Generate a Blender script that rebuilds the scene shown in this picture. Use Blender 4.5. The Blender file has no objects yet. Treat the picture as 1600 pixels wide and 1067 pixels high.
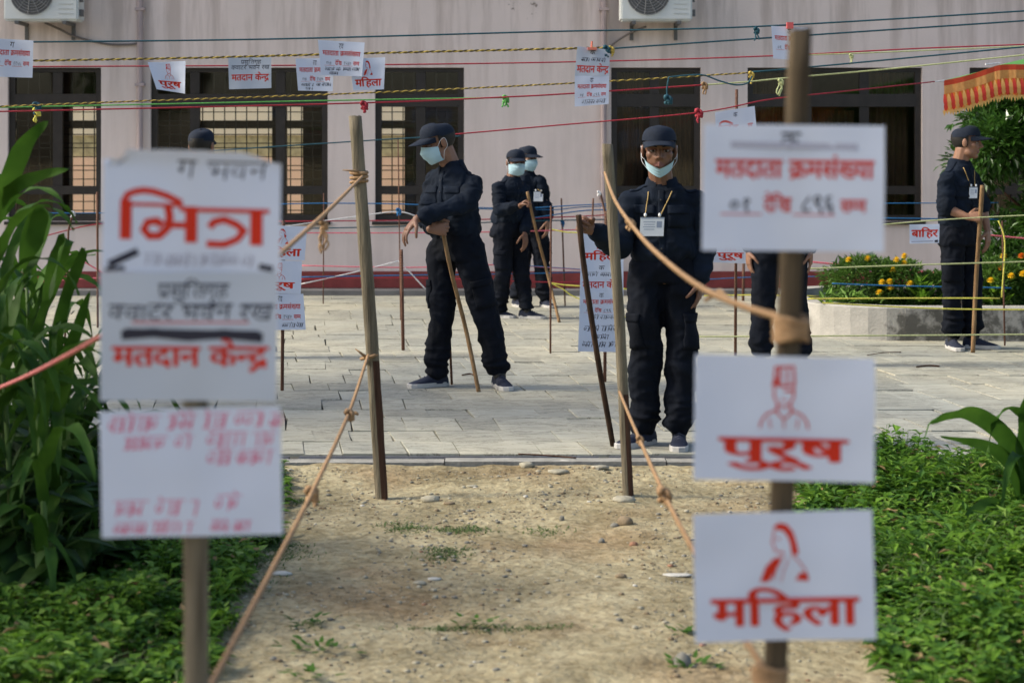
import bpy, bmesh, math, random
import numpy as np
from mathutils import Vector, Matrix, noise
from mathutils.bvhtree import BVHTree

# ------------------------------------------------------------------ camera, sky, sun, exposure
sc = bpy.context.scene
COL = sc.collection
F = 2800.0            # focal length in pixels of the 1600 px wide photograph
HZ = 238.0            # horizon row
HC = 1.5              # camera height
GZ = -0.04            # earth path level (courtyard is 0)
cam = bpy.data.cameras.new('camera')
cam.sensor_width = 36.0
cam.lens = F / 1600 * 36.0
cam.shift_y = -(533.5 - HZ) / 1600
cam.clip_end = 500
cam.dof.use_dof = True
cam.dof.focus_distance = 10.4
cam.dof.aperture_fstop = cam.lens / 17.0
camo = bpy.data.objects.new('camera', cam)
camo.location = (0, 0, HC)
camo.rotation_euler = (math.radians(90), 0, 0)
COL.objects.link(camo)
sc.camera = camo

SUN = Vector((-0.78, -0.035, 0.62)).normalized()
w = bpy.data.worlds.new('World'); sc.world = w; w.use_nodes = True
nt = w.node_tree
sky = nt.nodes.new('ShaderNodeTexSky'); sky.sky_type = 'NISHITA'; sky.sun_disc = False
sky.sun_elevation = math.asin(SUN.z); sky.sun_rotation = math.atan2(SUN.x, SUN.y)
sky.air_density = 1.0; sky.dust_density = 3.0; sky.ozone_density = 1.0
nt.links.new(sky.outputs[0], nt.nodes['Background'].inputs[0])
nt.nodes['Background'].inputs[1].default_value = 0.12
sl = bpy.data.lights.new('sun', 'SUN'); sl.energy = 2.3; sl.angle = math.radians(10); sl.color = (1, 0.93, 0.80)
so = bpy.data.objects.new('sun', sl); so.rotation_euler = SUN.to_track_quat('Z', 'Y').to_euler(); COL.objects.link(so)
sc.view_settings.view_transform = 'Standard'; sc.view_settings.look = 'None'
sc.view_settings.exposure = 0.98; sc.view_settings.gamma = 1.0; sc.view_settings.use_curve_mapping = False

R = random.Random(7)
def PP(px, py, Y): return Vector(((px - 800) * Y / F, Y, HC - (py - HZ) * Y / F))
def YG(py, z=0.0): return F * (HC - z) / (py - HZ)

# ------------------------------------------------------------------ materials
MATS = {}
def mat(name, col, rough=0.8, var=0.0, scale=8.0, bump=0.0, bscale=60.0, spec=0.4, metal=0.0, trans=0.0, col2=None, stretch=(1, 1, 1), detail=6):
    if name in MATS: return MATS[name]
    m = bpy.data.materials.new(name); m.use_nodes = True; n = m.node_tree; b = n.nodes['Principled BSDF']
    b.inputs['Roughness'].default_value = rough; b.inputs['Specular IOR Level'].default_value = spec; b.inputs['Metallic'].default_value = metal
    tc = n.nodes.new('ShaderNodeTexCoord'); mp = n.nodes.new('ShaderNodeMapping'); mp.inputs['Scale'].default_value = stretch
    n.links.new(tc.outputs['Object'], mp.inputs[0])
    if var or col2:
        t = n.nodes.new('ShaderNodeTexNoise'); t.inputs['Scale'].default_value = scale; t.inputs['Detail'].default_value = detail
        t.inputs['Roughness'].default_value = 0.65
        n.links.new(mp.outputs[0], t.inputs[0])
        r = n.nodes.new('ShaderNodeValToRGB'); r.color_ramp.elements[0].position = 0.32; r.color_ramp.elements[1].position = 0.68
        c2 = col2 or tuple(c * (1 + var) for c in col)
        c1 = col if col2 else tuple(c * (1 - var) for c in col)
        r.color_ramp.elements[0].color = (*c1, 1); r.color_ramp.elements[1].color = (*c2, 1)
        n.links.new(t.outputs[0], r.inputs[0]); n.links.new(r.outputs[0], b.inputs['Base Color'])
        csock = r.outputs[0]
    else:
        b.inputs['Base Color'].default_value = (*col, 1); csock = None
    if bump:
        t2 = n.nodes.new('ShaderNodeTexNoise'); t2.inputs['Scale'].default_value = bscale; t2.inputs['Detail'].default_value = 5
        n.links.new(mp.outputs[0], t2.inputs[0])
        bp = n.nodes.new('ShaderNodeBump'); bp.inputs['Strength'].default_value = bump; bp.inputs['Distance'].default_value = 0.01
        n.links.new(t2.outputs[0], bp.inputs['Height']); n.links.new(bp.outputs[0], b.inputs['Normal'])
    if trans:
        tr = n.nodes.new('ShaderNodeBsdfTranslucent'); mx = n.nodes.new('ShaderNodeMixShader'); mx.inputs[0].default_value = trans
        if csock: n.links.new(csock, tr.inputs[0])
        else: tr.inputs[0].default_value = (*col, 1)
        out = n.nodes['Material Output']
        n.links.new(b.outputs[0], mx.inputs[1]); n.links.new(tr.outputs[0], mx.inputs[2]); n.links.new(mx.outputs[0], out.inputs[0])
    MATS[name] = m
    return m

# ------------------------------------------------------------------ object helpers
def tag(o, label=None, cat=None, group=None, kind=None):
    if label: o['label'] = label
    if cat: o['category'] = cat
    if group: o['group'] = group
    if kind: o['kind'] = kind
    return o
def link(name, me, m=None, parent=None):
    o = bpy.data.objects.new(name, me); COL.objects.link(o)
    if m is not None and me is not None and len(me.materials) == 0: me.materials.append(m)
    if parent is not None:
        o.parent = parent
        o.matrix_parent_inverse = Matrix.Translation(-parent.location) if parent.type == 'EMPTY' and parent.parent is None else Matrix.Identity(4)
    return o
def empty(name, loc=(0, 0, 0)):
    o = bpy.data.objects.new(name, None); o.location = loc; o.empty_display_size = 0.1; COL.objects.link(o); return o
class MB:
    """collects vertices and faces"""
    def __init__(s): s.v = []; s.f = []; s.mi = []
    def add(s, v, f, mi=0):
        n = len(s.v); s.v.extend([tuple(p) for p in v]); s.f.extend([tuple(i + n for i in q) for q in f]); s.mi.extend([mi] * len(f)); return s
    def box(s, x0, x1, y0, y1, z0, z1, mi=0):
        v = [(x0, y0, z0), (x1, y0, z0), (x1, y1, z0), (x0, y1, z0), (x0, y0, z1), (x1, y0, z1), (x1, y1, z1), (x0, y1, z1)]
        return s.add(v, [(0, 3, 2, 1), (4, 5, 6, 7), (0, 1, 5, 4), (1, 2, 6, 5), (2, 3, 7, 6), (3, 0, 4, 7)], mi)
    def tube(s, pts, rad, n=8, mi=0):
        v, f = tube(pts, rad, n); return s.add(v, f, mi)
    def mesh(s, name, smooth=False):
        me = bpy.data.meshes.new(name); me.from_pydata(s.v, [], s.f)
        if any(s.mi): me.polygons.foreach_set('material_index', s.mi)
        if smooth: me.polygons.foreach_set('use_smooth', [True] * len(s.f))
        me.update(); return me
    def build(s, name, m, parent=None, smooth=False):
        me = s.mesh(name, smooth)
        if isinstance(m, (list, tuple)):
            for k in m: me.materials.append(k)
            return link(name, me, None, parent)
        return link(name, me, m, parent)
def frame_of(d):
    d = Vector(d).normalized(); a = Vector((0, 0, 1)) if abs(d.z) < 0.9 else Vector((1, 0, 0))
    u = d.cross(a).normalized(); return u, u.cross(d).normalized()
def tube(pts, rad, n=8):
    pts = [Vector(p) for p in pts]; k = len(pts)
    rr = [rad] * k if not hasattr(rad, '__len__') else list(rad)
    v = []; f = []; u = None
    for i, p in enumerate(pts):
        d = (pts[min(i + 1, k - 1)] - pts[max(i - 1, 0)]).normalized()
        if u is None: u, _ = frame_of(d)
        u = (u - d * u.dot(d)).normalized(); w_ = d.cross(u)
        for j in range(n):
            a = 2 * math.pi * j / n; v.append(p + (u * math.cos(a) + w_ * math.sin(a)) * rr[i])
    for i in range(k - 1):
        for j in range(n): f.append((i * n + j, i * n + (j + 1) % n, (i + 1) * n + (j + 1) % n, (i + 1) * n + j))
    f.append(tuple(range(n))[::-1]); f.append(tuple((k - 1) * n + j for j in range(n)))
    return v, f
def spline(pts, m=8):
    pts = [Vector(p) for p in pts]
    if len(pts) < 3: return [pts[0].lerp(pts[-1], i / m) for i in range(m + 1)]
    out = []
    for i in range(len(pts) - 1):
        p0 = pts[max(i - 1, 0)]; p1 = pts[i]; p2 = pts[i + 1]; p3 = pts[min(i + 2, len(pts) - 1)]
        for j in range(m):
            t = j / m
            out.append(0.5 * ((2 * p1) + (p2 - p0) * t + (2 * p0 - 5 * p1 + 4 * p2 - p3) * t * t + (3 * p1 - p0 - 3 * p2 + p3) * t ** 3))
    out.append(pts[-1]); return out

# ------------------------------------------------------------------ the setting: ground, courtyard, kerb
def earth_mat():
    m = mat('earth', (0.27, 0.23, 0.135), 0.95, col2=(0.50, 0.435, 0.275), scale=2.3, bump=0.9, bscale=30, spec=0.1)
    n = m.node_tree; b = n.nodes['Principled BSDF']; src = b.inputs['Base Color'].links[0].from_socket
    tc = [x for x in n.nodes if x.type == 'TEX_COORD'][0]
    t = n.nodes.new('ShaderNodeTexNoise'); t.inputs['Scale'].default_value = 21; t.inputs['Detail'].default_value = 9; t.inputs['Roughness'].default_value = .75; n.links.new(tc.outputs['Object'], t.inputs[0])
    r = n.nodes.new('ShaderNodeValToRGB'); r.color_ramp.elements[0].position = .36; r.color_ramp.elements[0].color = (0.46, 0.41, 0.34, 1); r.color_ramp.elements[1].position = .60; r.color_ramp.elements[1].color = (1, 1, 1, 1)
    n.links.new(t.outputs[0], r.inputs[0])
    mx = n.nodes.new('ShaderNodeMixRGB'); mx.blend_type = 'MULTIPLY'; mx.inputs[0].default_value = .85; n.links.new(src, mx.inputs[1]); n.links.new(r.outputs[0], mx.inputs[2])
    t3 = n.nodes.new('ShaderNodeTexNoise'); t3.inputs['Scale'].default_value = 1.1; t3.inputs['Detail'].default_value = 4; n.links.new(tc.outputs['Object'], t3.inputs[0])
    r3 = n.nodes.new('ShaderNodeValToRGB'); r3.color_ramp.elements[0].position = .53; r3.color_ramp.elements[0].color = (1, 1, 1, 1); r3.color_ramp.elements[1].position = .68; r3.color_ramp.elements[1].color = (0.62, 0.42, 0.32, 1)
    n.links.new(t3.outputs[0], r3.inputs[0])
    m2 = n.nodes.new('ShaderNodeMixRGB'); m2.blend_type = 'MULTIPLY'; m2.inputs[0].default_value = .5; n.links.new(mx.outputs[0], m2.inputs[1]); n.links.new(r3.outputs[0], m2.inputs[2])
    n.links.new(m2.outputs[0], b.inputs['Base Color'])
    return m
M_earth = earth_mat()
[n_ for n_ in M_earth.node_tree.nodes if n_.type == 'BUMP'][0].inputs['Distance'].default_value = .016
def ground_z(x, y):
    return GZ + 0.020 * noise.noise(Vector((x * 1.3, y * 1.3, 3))) + 0.014 * noise.noise(Vector((x * 5, y * 5, 9))) + 0.008 * noise.noise(Vector((x * 14, y * 14, 1))) + .022 * max(0, min(1, (y - 8.0) / .6))
def make_ground():
    xs = [-60, -20, -8, -5] + list(np.arange(-3.6, 3.61, 0.045)) + [5, 8, 20, 60]
    ys = [-60, -20, -5, 0, 2.5] + list(np.arange(4.2, 8.60, 0.045)) + [8.665]
    b = MB(); nx = len(xs)
    for y in ys:
        for x in xs: b.v.append((x, y, ground_z(x, y) if abs(x) < 4 and y > 4 else GZ))
    for j in range(len(ys) - 1):
        for i in range(nx - 1): b.f.append((j * nx + i, j * nx + i + 1, (j + 1) * nx + i + 1, (j + 1) * nx + i))
    b.mi = [0] * len(b.f)
    # far terrain beyond the courtyard, so the sheet reaches the horizon
    b.add([(-300, -300, GZ - .5), (300, -300, GZ - .5), (300, 300, GZ - .5), (-300, 300, GZ - .5)], [(0, 1, 2, 3)])
    return tag(b.build('ground', M_earth, smooth=True), kind='structure')
make_ground()

def stone_mat(name, dark, light, streak=0.8):
    m = mat(name, dark, 0.72, col2=light, scale=2.2, bump=0.0, spec=0.35)
    n = m.node_tree; b = n.nodes['Principled BSDF']; src = b.inputs['Base Color'].links[0].from_socket
    g = n.nodes.new('ShaderNodeNewGeometry'); mp = n.nodes.new('ShaderNodeMapping'); mp.inputs['Scale'].default_value = (1.3, 5.0, 1)
    n.links.new(g.outputs['Position'], mp.inputs[0])
    t = n.nodes.new('ShaderNodeTexNoise'); t.inputs['Scale'].default_value = 1.9; t.inputs['Detail'].default_value = 9; t.inputs['Roughness'].default_value = .72; t.inputs['Distortion'].default_value = .6
    n.links.new(mp.outputs[0], t.inputs[0])
    # thin dark streaks: ridge of the noise
    s = n.nodes.new('ShaderNodeMath'); s.operation = 'SUBTRACT'; s.inputs[1].default_value = .5; n.links.new(t.outputs[0], s.inputs[0])
    a = n.nodes.new('ShaderNodeMath'); a.operation = 'ABSOLUTE'; n.links.new(s.outputs[0], a.inputs[0])
    r = n.nodes.new('ShaderNodeValToRGB'); r.color_ramp.elements[0].position = 0.0; r.color_ramp.elements[0].color = (.25, .24, .23, 1); r.color_ramp.elements[1].position = .022; r.color_ramp.elements[1].color = (1, 1, 1, 1)
    n.links.new(a.outputs[0], r.inputs[0])
    oi = n.nodes.new('ShaderNodeObjectInfo'); hm = n.nodes.new('ShaderNodeMapRange'); hm.inputs[3].default_value = .82; hm.inputs[4].default_value = 1.1
    n.links.new(oi.outputs['Random'], hm.inputs[0])
    mx = n.nodes.new('ShaderNodeMixRGB'); mx.blend_type = 'MULTIPLY'; mx.inputs[0].default_value = streak; n.links.new(src, mx.inputs[1]); n.links.new(r.outputs[0], mx.inputs[2])
    t2 = n.nodes.new('ShaderNodeTexNoise'); t2.inputs['Scale'].default_value = .7; t2.inputs['Detail'].default_value = 5; n.links.new(g.outputs['Position'], t2.inputs[0])
    r2 = n.nodes.new('ShaderNodeValToRGB'); r2.color_ramp.elements[0].position = .36; r2.color_ramp.elements[0].color = (.78, .80, .80, 1); r2.color_ramp.elements[1].position = .62; r2.color_ramp.elements[1].color = (1.04, 1.0, .9, 1)
    n.links.new(t2.outputs[0], r2.inputs[0])
    mb = n.nodes.new('ShaderNodeMixRGB'); mb.blend_type = 'MULTIPLY'; mb.inputs[0].default_value = 1; n.links.new(mx.outputs[0], mb.inputs[1]); n.links.new(r2.outputs[0], mb.inputs[2])
    mc = n.nodes.new('ShaderNodeMixRGB'); mc.blend_type = 'MULTIPLY'; mc.inputs[0].default_value = 1; n.links.new(mb.outputs[0], mc.inputs[1]); n.links.new(hm.outputs[0], mc.inputs[2])
    n.links.new(mc.outputs[0], b.inputs['Base Color'])
    bp = n.nodes.new('ShaderNodeBump'); bp.inputs['Strength'].default_value = .5; bp.inputs['Distance'].default_value = .012
    n.links.new(t.outputs[0], bp.inputs['Height']); n.links.new(bp.outputs[0], b.inputs['Normal'])
    return m
M_stone = stone_mat('paving_stone', (0.355, 0.35, 0.30), (0.49, 0.48, 0.405))
M_mortar = mat('mortar', (0.085, 0.08, 0.065), 0.95, var=.3, scale=12, bump=.5)
M_conc = mat('concrete', (0.30, 0.29, 0.27), 0.9, col2=(0.46, 0.45, 0.42), scale=6, bump=.4, bscale=40)
M_dark = mat('dark_gap', (0.02, 0.02, 0.02), .9)
KY = 8.68
court = MB().box(-14, 14, KY + .20, 19.06, -.5, -.016).build('courtyard', M_mortar)
tag(court, kind='structure')
def chamfer_block(b, x0, x1, y0, y1, z0, z1, sl=0.0, ch=.012, jit=0.0, mi=0):
    j = lambda: R.uniform(-jit, jit)
    c = [(x0 + j(), y0 + j()), (x1 + j(), y0 + j()), (x1 + sl + j(), y1 + j()), (x0 + sl + j(), y1 + j())]
    cx = sum(p[0] for p in c) / 4; cy = sum(p[1] for p in c) / 4
    v = [(x, y, z0) for x, y in c] + [(x, y, z1 - ch * .7) for x, y in c]
    for x, y in c:
        v.append((x + math.copysign(ch, cx - x), y + math.copysign(ch, cy - y), z1 + R.uniform(-.002, .002)))
    f = [(8, 9, 10, 11)]
    for k in range(4):
        n = (k + 1) % 4
        f += [(k, n, 4 + n, 4 + k), (4 + k, 4 + n, 8 + n, 8 + k)]
    b.add(v, f, mi)
def pave():
    rows = []; y = KY + .225; k = 0
    while y < 19.0:
        d = R.uniform(.32, .54); rows.append((y, min(y + d, 19.02))); y += d
    cnt = 0; far = MB()
    for (y0, y1) in rows:
        half = 800 / F * y1 + 1.2
        x = -half - R.uniform(0, .25)
        while x < half:
            wd = R.uniform(.18, .42)
            vis = abs(x + wd / 2) < 800 / F * y1 + .05
            hgt = R.uniform(-.003, .004)
            if vis and y0 < 13.9 and cnt < 298:
                b = MB(); chamfer_block(b, -wd / 2 + .003, wd / 2 - .003, 0.003, y1 - y0 - .003, -.05, 0, sl=-.055, ch=.0018, jit=.007)
                o = b.build('paving_stone', M_stone, court); o.location = (x + wd / 2, y0, hgt); cnt += 1
            else:
                chamfer_block(far, x + .003, x + wd - .003, y0 + .003, y1 - .003, -.05, hgt, sl=-.055, ch=.0018, jit=.007)
            x += wd
    o = far.build('paving_stones', M_stone, court); o['kind'] = 'stuff'
pave()
kb = empty('kerb', (0, KY, 0)); tag(kb, kind='structure')
b = MB(); x = -9.0
while x < 9:
    L = R.uniform(.9, 1.5); b.box(x + .003, x + L - .003, KY, KY + .105, -.4, R.uniform(-.004, .004)); x += L
b.build('kerb_strip', mat('dirty_concrete', (0.20, 0.19, 0.165), .9, col2=(.36, .345, .30), scale=9, bump=.5, bscale=60), kb)
MB().box(-9, 9, KY + .1055, KY + .1995, -.4, -.05).build('drain_channel', M_dark, kb)
M_steel = mat('steel', (0.16, 0.16, 0.165), .5, var=.25, scale=20, metal=.6)
x = -8.7
while x < 9:
    L = 1.48; MB().box(x, x + L, KY + .125, KY + .15, -.05, -.002).box(x, x + L, KY + .17, KY + .195, -.05, -.003).build('drain_rail', M_steel, kb); x += L + .05

# ------------------------------------------------------------------ the pink building
WY = 19.05
def wall_mat():
    m = mat('pink_plaster', (0.63, 0.545, 0.505), 0.88, col2=(0.70, 0.60, 0.56), scale=1.1, bump=.25, bscale=90, spec=.2)
    n = m.node_tree; b = n.nodes['Principled BSDF']; src = b.inputs['Base Color'].links[0].from_socket
    g = n.nodes.new('ShaderNodeNewGeometry'); mp = n.nodes.new('ShaderNodeMapping'); mp.inputs['Scale'].default_value = (3.2, 1, .28); n.links.new(g.outputs['Position'], mp.inputs[0])
    t = n.nodes.new('ShaderNodeTexNoise'); t.inputs['Scale'].default_value = 1.6; t.inputs['Detail'].default_value = 7; t.inputs['Roughness'].default_value = .62; n.links.new(mp.outputs[0], t.inputs[0])
    r = n.nodes.new('ShaderNodeValToRGB'); r.color_ramp.elements[0].position = .40; r.color_ramp.elements[0].color = (.68, .66, .64, 1); r.color_ramp.elements[1].position = .55; r.color_ramp.elements[1].color = (1, 1, 1, 1)
    n.links.new(t.outputs[0], r.inputs[0])
    sx = n.nodes.new('ShaderNodeSeparateXYZ'); n.links.new(g.outputs['Position'], sx.inputs[0])
    mr = n.nodes.new('ShaderNodeMapRange'); mr.inputs[1].default_value = 1.9; mr.inputs[2].default_value = 3.3; mr.inputs[3].default_value = .25; mr.inputs[4].default_value = 1.0; n.links.new(sx.outputs[2], mr.inputs[0])
    mx = n.nodes.new('ShaderNodeMixRGB'); mx.blend_type = 'MULTIPLY'; n.links.new(mr.outputs[0], mx.inputs[0]); n.links.new(src, mx.inputs[1]); n.links.new(r.outputs[0], mx.inputs[2])
    # flaked patch with dark mould spots high on the wall
    t4 = n.nodes.new('ShaderNodeTexNoise'); t4.inputs['Scale'].default_value = 9; t4.inputs['Detail'].default_value = 8; t4.inputs['Roughness'].default_value = .7; n.links.new(g.outputs['Position'], t4.inputs[0])
    vd = n.nodes.new('ShaderNodeVectorMath'); vd.operation = 'DISTANCE'; vd.inputs[1].default_value = ((815 - 800) / 147., WY, 3.14); n.links.new(g.outputs['Position'], vd.inputs[0])
    m4 = n.nodes.new('ShaderNodeMapRange'); m4.inputs[1].default_value = .15; m4.inputs[2].default_value = .75; m4.inputs[3].default_value = .10; m4.inputs[4].default_value = -.25; n.links.new(vd.outputs['Value'], m4.inputs[0])
    ad = n.nodes.new('ShaderNodeMath'); ad.operation = 'ADD'; n.links.new(t4.outputs[0], ad.inputs[0]); n.links.new(m4.outputs[0], ad.inputs[1])
    r4 = n.nodes.new('ShaderNodeValToRGB'); r4.color_ramp.elements[0].position = .655; r4.color_ramp.elements[0].color = (1, 1, 1, 1); r4.color_ramp.elements[1].position = .68; r4.color_ramp.elements[1].color = (.42, .40, .38, 1); n.links.new(ad.outputs[0], r4.inputs[0])
    m5 = n.nodes.new('ShaderNodeMixRGB'); m5.blend_type = 'MULTIPLY'; m5.inputs[0].default_value = 1; n.links.new(mx.outputs[0], m5.inputs[1]); n.links.new(r4.outputs[0], m5.inputs[2])
    n.links.new(m5.outputs[0], b.inputs['Base Color'])
    return m
M_wall = wall_mat()
M_plinth = mat('red_plinth', (0.20, 0.035, 0.032), .7, var=.25, scale=5, bump=.3)
M_frame = mat('window_frame', (0.024, 0.019, 0.016), .45, var=.3, scale=10)
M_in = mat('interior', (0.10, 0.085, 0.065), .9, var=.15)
M_salmon = mat('salmon_wall', (0.90, 0.62, 0.46), .9, var=.06, scale=2)
M_cream = mat('cream_paint', (0.85, 0.76, 0.60), .9, var=.06, scale=2)
M_bar = mat('window_bar', (0.03, 0.028, 0.025), .5)
def glass_mat():
    m = bpy.data.materials.new('glass'); m.use_nodes = True; n = m.node_tree; n.nodes.remove(n.nodes['Principled BSDF'])
    tr = n.nodes.new('ShaderNodeBsdfTransparent'); tr.inputs[0].default_value = (.94, .92, .87, 1)
    gl = n.nodes.new('ShaderNodeBsdfGlossy'); gl.inputs['Roughness'].default_value = .04; gl.inputs[0].default_value = (.8, .8, .8, 1)
    fr = n.nodes.new('ShaderNodeFresnel'); fr.inputs[0].default_value = 1.45
    mx = n.nodes.new('ShaderNodeMixShader'); n.links.new(fr.outputs[0], mx.inputs[0]); n.links.new(tr.outputs[0], mx.inputs[1]); n.links.new(gl.outputs[0], mx.inputs[2])
    n.links.new(mx.outputs[0], n.nodes['Material Output'].inputs[0]); return m
M_glass = glass_mat()
S = F / WY
wx = lambda p: (p - 800) / S
wz = lambda p: HC - (p - HZ) / S
WINS = [(12, 158), (235, 512), (586, 725), (955, 1095), (1168, 1441), (1515, 1660)]
bld = empty('pink_building', (0, WY, 0)); tag(bld, 'long pink plastered building with dark framed windows and red plinth', 'building')
def holed_wall(x0, x1, z0, z1, holes, y, th, name, m, parent):
    xs = sorted({x0, x1, *[h[0] for h in holes], *[h[1] for h in holes]}); zs = sorted({z0, z1, *[h[2] for h in holes], *[h[3] for h in holes]})
    inside = lambda a, c: any(h[0] < a < h[1] and h[2] < c < h[3] for h in holes)
    b = MB(); nz = len(zs); nv = len(xs) * nz
    for yy in (y, y + th):
        for a in xs:
            for c in zs: b.v.append((a, yy, c))
    solid = {(i, k): not inside((xs[i] + xs[i + 1]) / 2, (zs[k] + zs[k + 1]) / 2) for i in range(len(xs) - 1) for k in range(nz - 1)}
    q = lambda i, k, l: l * nv + i * nz + k
    for (i, k), s_ in solid.items():
        if not s_: continue
        b.f.append((q(i, k, 0), q(i + 1, k, 0), q(i + 1, k + 1, 0), q(i, k + 1, 0)))
        b.f.append((q(i, k, 1), q(i, k + 1, 1), q(i + 1, k + 1, 1), q(i + 1, k, 1)))
        for di, dk, e in ((-1, 0, ((i, k), (i, k + 1))), (1, 0, ((i + 1, k + 1), (i + 1, k))), (0, -1, ((i + 1, k), (i, k))), (0, 1, ((i, k + 1), (i + 1, k + 1)))):
            if not solid.get((i + di, k + dk), False):
                (a, c), (d, e2) = e; b.f.append((q(a, c, 0), q(d, e2, 0), q(d, e2, 1), q(a, c, 1)))
    b.mi = [0] * len(b.f)
    return b.build(name, m, parent)
holes = [(wx(a), wx(c), wz(346), wz(106)) for a, c in WINS]
holed_wall(-9.5, 9.5, 0, 4.0, holes, WY, .24, 'wall', M_wall, bld)
MB().box(-9.5, 9.5, WY - .025, WY - .002, 0.06, wz(424)).build('plinth', M_plinth, bld)
MB().box(-9.5, 9.5, WY - .32, WY - .003, -.02, .055).build('footing_step', mat('grey_step', (0.16, 0.155, 0.15), .9, var=.25, scale=4, bump=.4), bld)
MB().box(-9.7, 9.7, WY - .25, WY + 4.4, 4.003, 4.16).build('roof', M_conc, bld)
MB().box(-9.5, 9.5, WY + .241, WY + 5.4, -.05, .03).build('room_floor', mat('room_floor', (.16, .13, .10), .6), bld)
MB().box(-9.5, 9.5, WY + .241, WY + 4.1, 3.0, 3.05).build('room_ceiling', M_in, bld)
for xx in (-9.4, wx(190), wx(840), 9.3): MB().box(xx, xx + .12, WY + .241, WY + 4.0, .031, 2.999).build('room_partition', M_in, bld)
# back wall of the rooms with its own barred windows, a neighbouring salmon wall beyond
BY = WY + 4.0; SB = F / BY
bx = lambda p: (p - 800) / SB
bz = lambda p: HC - (p - HZ) / SB
bw = [(bx(108), bx(160)), (bx(264), bx(425)), (bx(446), bx(473)), (bx(594), bx(632))]
bh = []
for a, c in bw:
    bh += [(a, c, bz(189), bz(160)), (a, c, bz(292), bz(201)), (a, c, bz(334), bz(304))]
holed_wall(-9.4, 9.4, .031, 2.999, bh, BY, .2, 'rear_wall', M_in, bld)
NBY = BY + 13.0; nz = lambda p: HC - (p - HZ) * NBY / F
nb = empty('salmon_house', (-3, NBY, 0)); tag(nb, 'salmon coloured wall glimpsed through the barred rear windows', 'building')
MB().box(-22, 3, NBY, NBY + .3, -.1, nz(246)).build('wall', M_salmon, nb)
MB().box(-22, 3, NBY + .05, NBY + .3, nz(246) + .001, nz(212)).build('ochre_band', mat('ochre_band', (.50, .44, .26), .9, var=.3, scale=8), nb)
MB().box(-22, 3, NBY + .002, NBY + .3, nz(212) + .001, nz(150)).build('upper_wall', M_cream, nb)

def window(x0, x1, sashes, bars):
    wdw = empty('window', (0, 0, 0)); wdw.parent = bld; wdw.matrix_parent_inverse = Matrix.Translation(-bld.location)
    z0, z1 = wz(346), wz(106); y0 = WY + .05; y1 = WY + .12; t = .065
    b = MB(); e = .0015
    b.box(x0 + e, x0 + t, y0, y1, z0 + e, z1 - e).box(x1 - t, x1 - e, y0, y1, z0 + e, z1 - e)
    b.box(x0 + t, x1 - t, y0, y1, z0 + e, z0 + t).box(x0 + t, x1 - t, y0, y1, z1 - t * .7, z1 - e)
    zt0, zt1 = wz(167), wz(147); zl0, zl1 = wz(304), wz(291)
    b.box(x0 + t, x1 - t, y0 - .004, y1 + .004, zt0, zt1)
    b.box(x0 + t, x1 - t, y0 - .002, y1 + .002, zl0, zl1)
    b.build('frame', M_frame, wdw)
    xs = [x0 + t] + [wx(s_) for s_ in sashes] + [x1 - t]
    mw = .05
    for s_ in sashes:
        c = wx(s_)
        for za, zb in ((z0 + t, zl0), (zl1, zt0), (zt1, z1 - t * .7)):
            MB().box(c - mw, c + mw, y0 + .006, y1 - .006, za + e, zb - e).build('mullion', M_frame, wdw)
    for i in range(len(xs) - 1):
        a = xs[i] + (mw if i else 0) + .002; c = xs[i + 1] - (mw if i < len(xs) - 2 else 0) - .002
        for za, zb in ((z0 + t, zl0), (zl1, zt0), (zt1, z1 - t * .7)):
            MB().box(a, c, y0 + .03, y0 + .036, za + .002, zb - .002).build('pane', M_glass, wdw)
    if bars:
        g = MB(); yb = WY + .19
        x = x0 + .05
        while x < x1 - .04:
            g.box(x - .0055, x + .0055, yb, yb + .011, z0, z1); x += .118
        z = z0 + .06; k = 0
        while z < zt0 - .02:
            g.box(x0, x1, yb + .0115, yb + .020, z - .005, z + .005); z += .095 if k % 3 else .05; k += 1
        o = g.build('window_bars', M_bar, wdw)
    MB().box(x0 - .03, x1 + .03, WY - .035, WY + .049, z0 - .035, z0 - .002).build('sill', M_frame, wdw)
for i, (a, c) in enumerate(WINS):
    n = {0: [88], 1: [303, 437], 2: [657], 3: [1023], 4: [1262, 1352], 5: [1590]}[i]
    window(wx(a), wx(c), n, i < 3)
M_refl = mat('brown_reflection', (.10, .065, .045), .9, col2=(.16, .11, .075), scale=4)  # folded brown sheets imitate the reflections in the right-hand panes
for (a_, c_, z_) in ((975, 1010, 112), (1030, 1088, 170), (1178, 1250, 112), (1268, 1345, 172), (1362, 1432, 112), (1530, 1600, 112)):
    cb = MB(); n_ = 40; xa, xc = wx(a_), wx(c_)
    for i in range(n_ + 1):
        x_ = xa + (xc - xa) * i / n_; yy = WY + .36 + .035 * math.sin(i * 1.15) + .012 * math.sin(i * .5); cb.v += [(x_, yy, wz(344)), (x_, yy + .02 * math.sin(i * .9), wz(z_))]
    cb.f = [(2 * i, 2 * i + 2, 2 * i + 3, 2 * i + 1) for i in range(n_)]; cb.mi = [0] * n_; cb.build('reflection_sheet', M_refl, bld, True)
M_pipe = mat('pink_pipe', (0.36, 0.29, 0.285), .6, var=.12, scale=3)
for px in (220, 943):
    b = MB(); b.tube([(wx(px), WY - .045, .06), (wx(px), WY - .045, 4.0)], .032, 10)
    for z in (1.0, 2.2, 3.0): b.box(wx(px) - .05, wx(px) + .05, WY - .08, WY - .003, z, z + .03)
    b.build('downpipe', M_pipe, bld)
M_cable = mat('grey_cable', (.14, .12, .11), .6)
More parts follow.
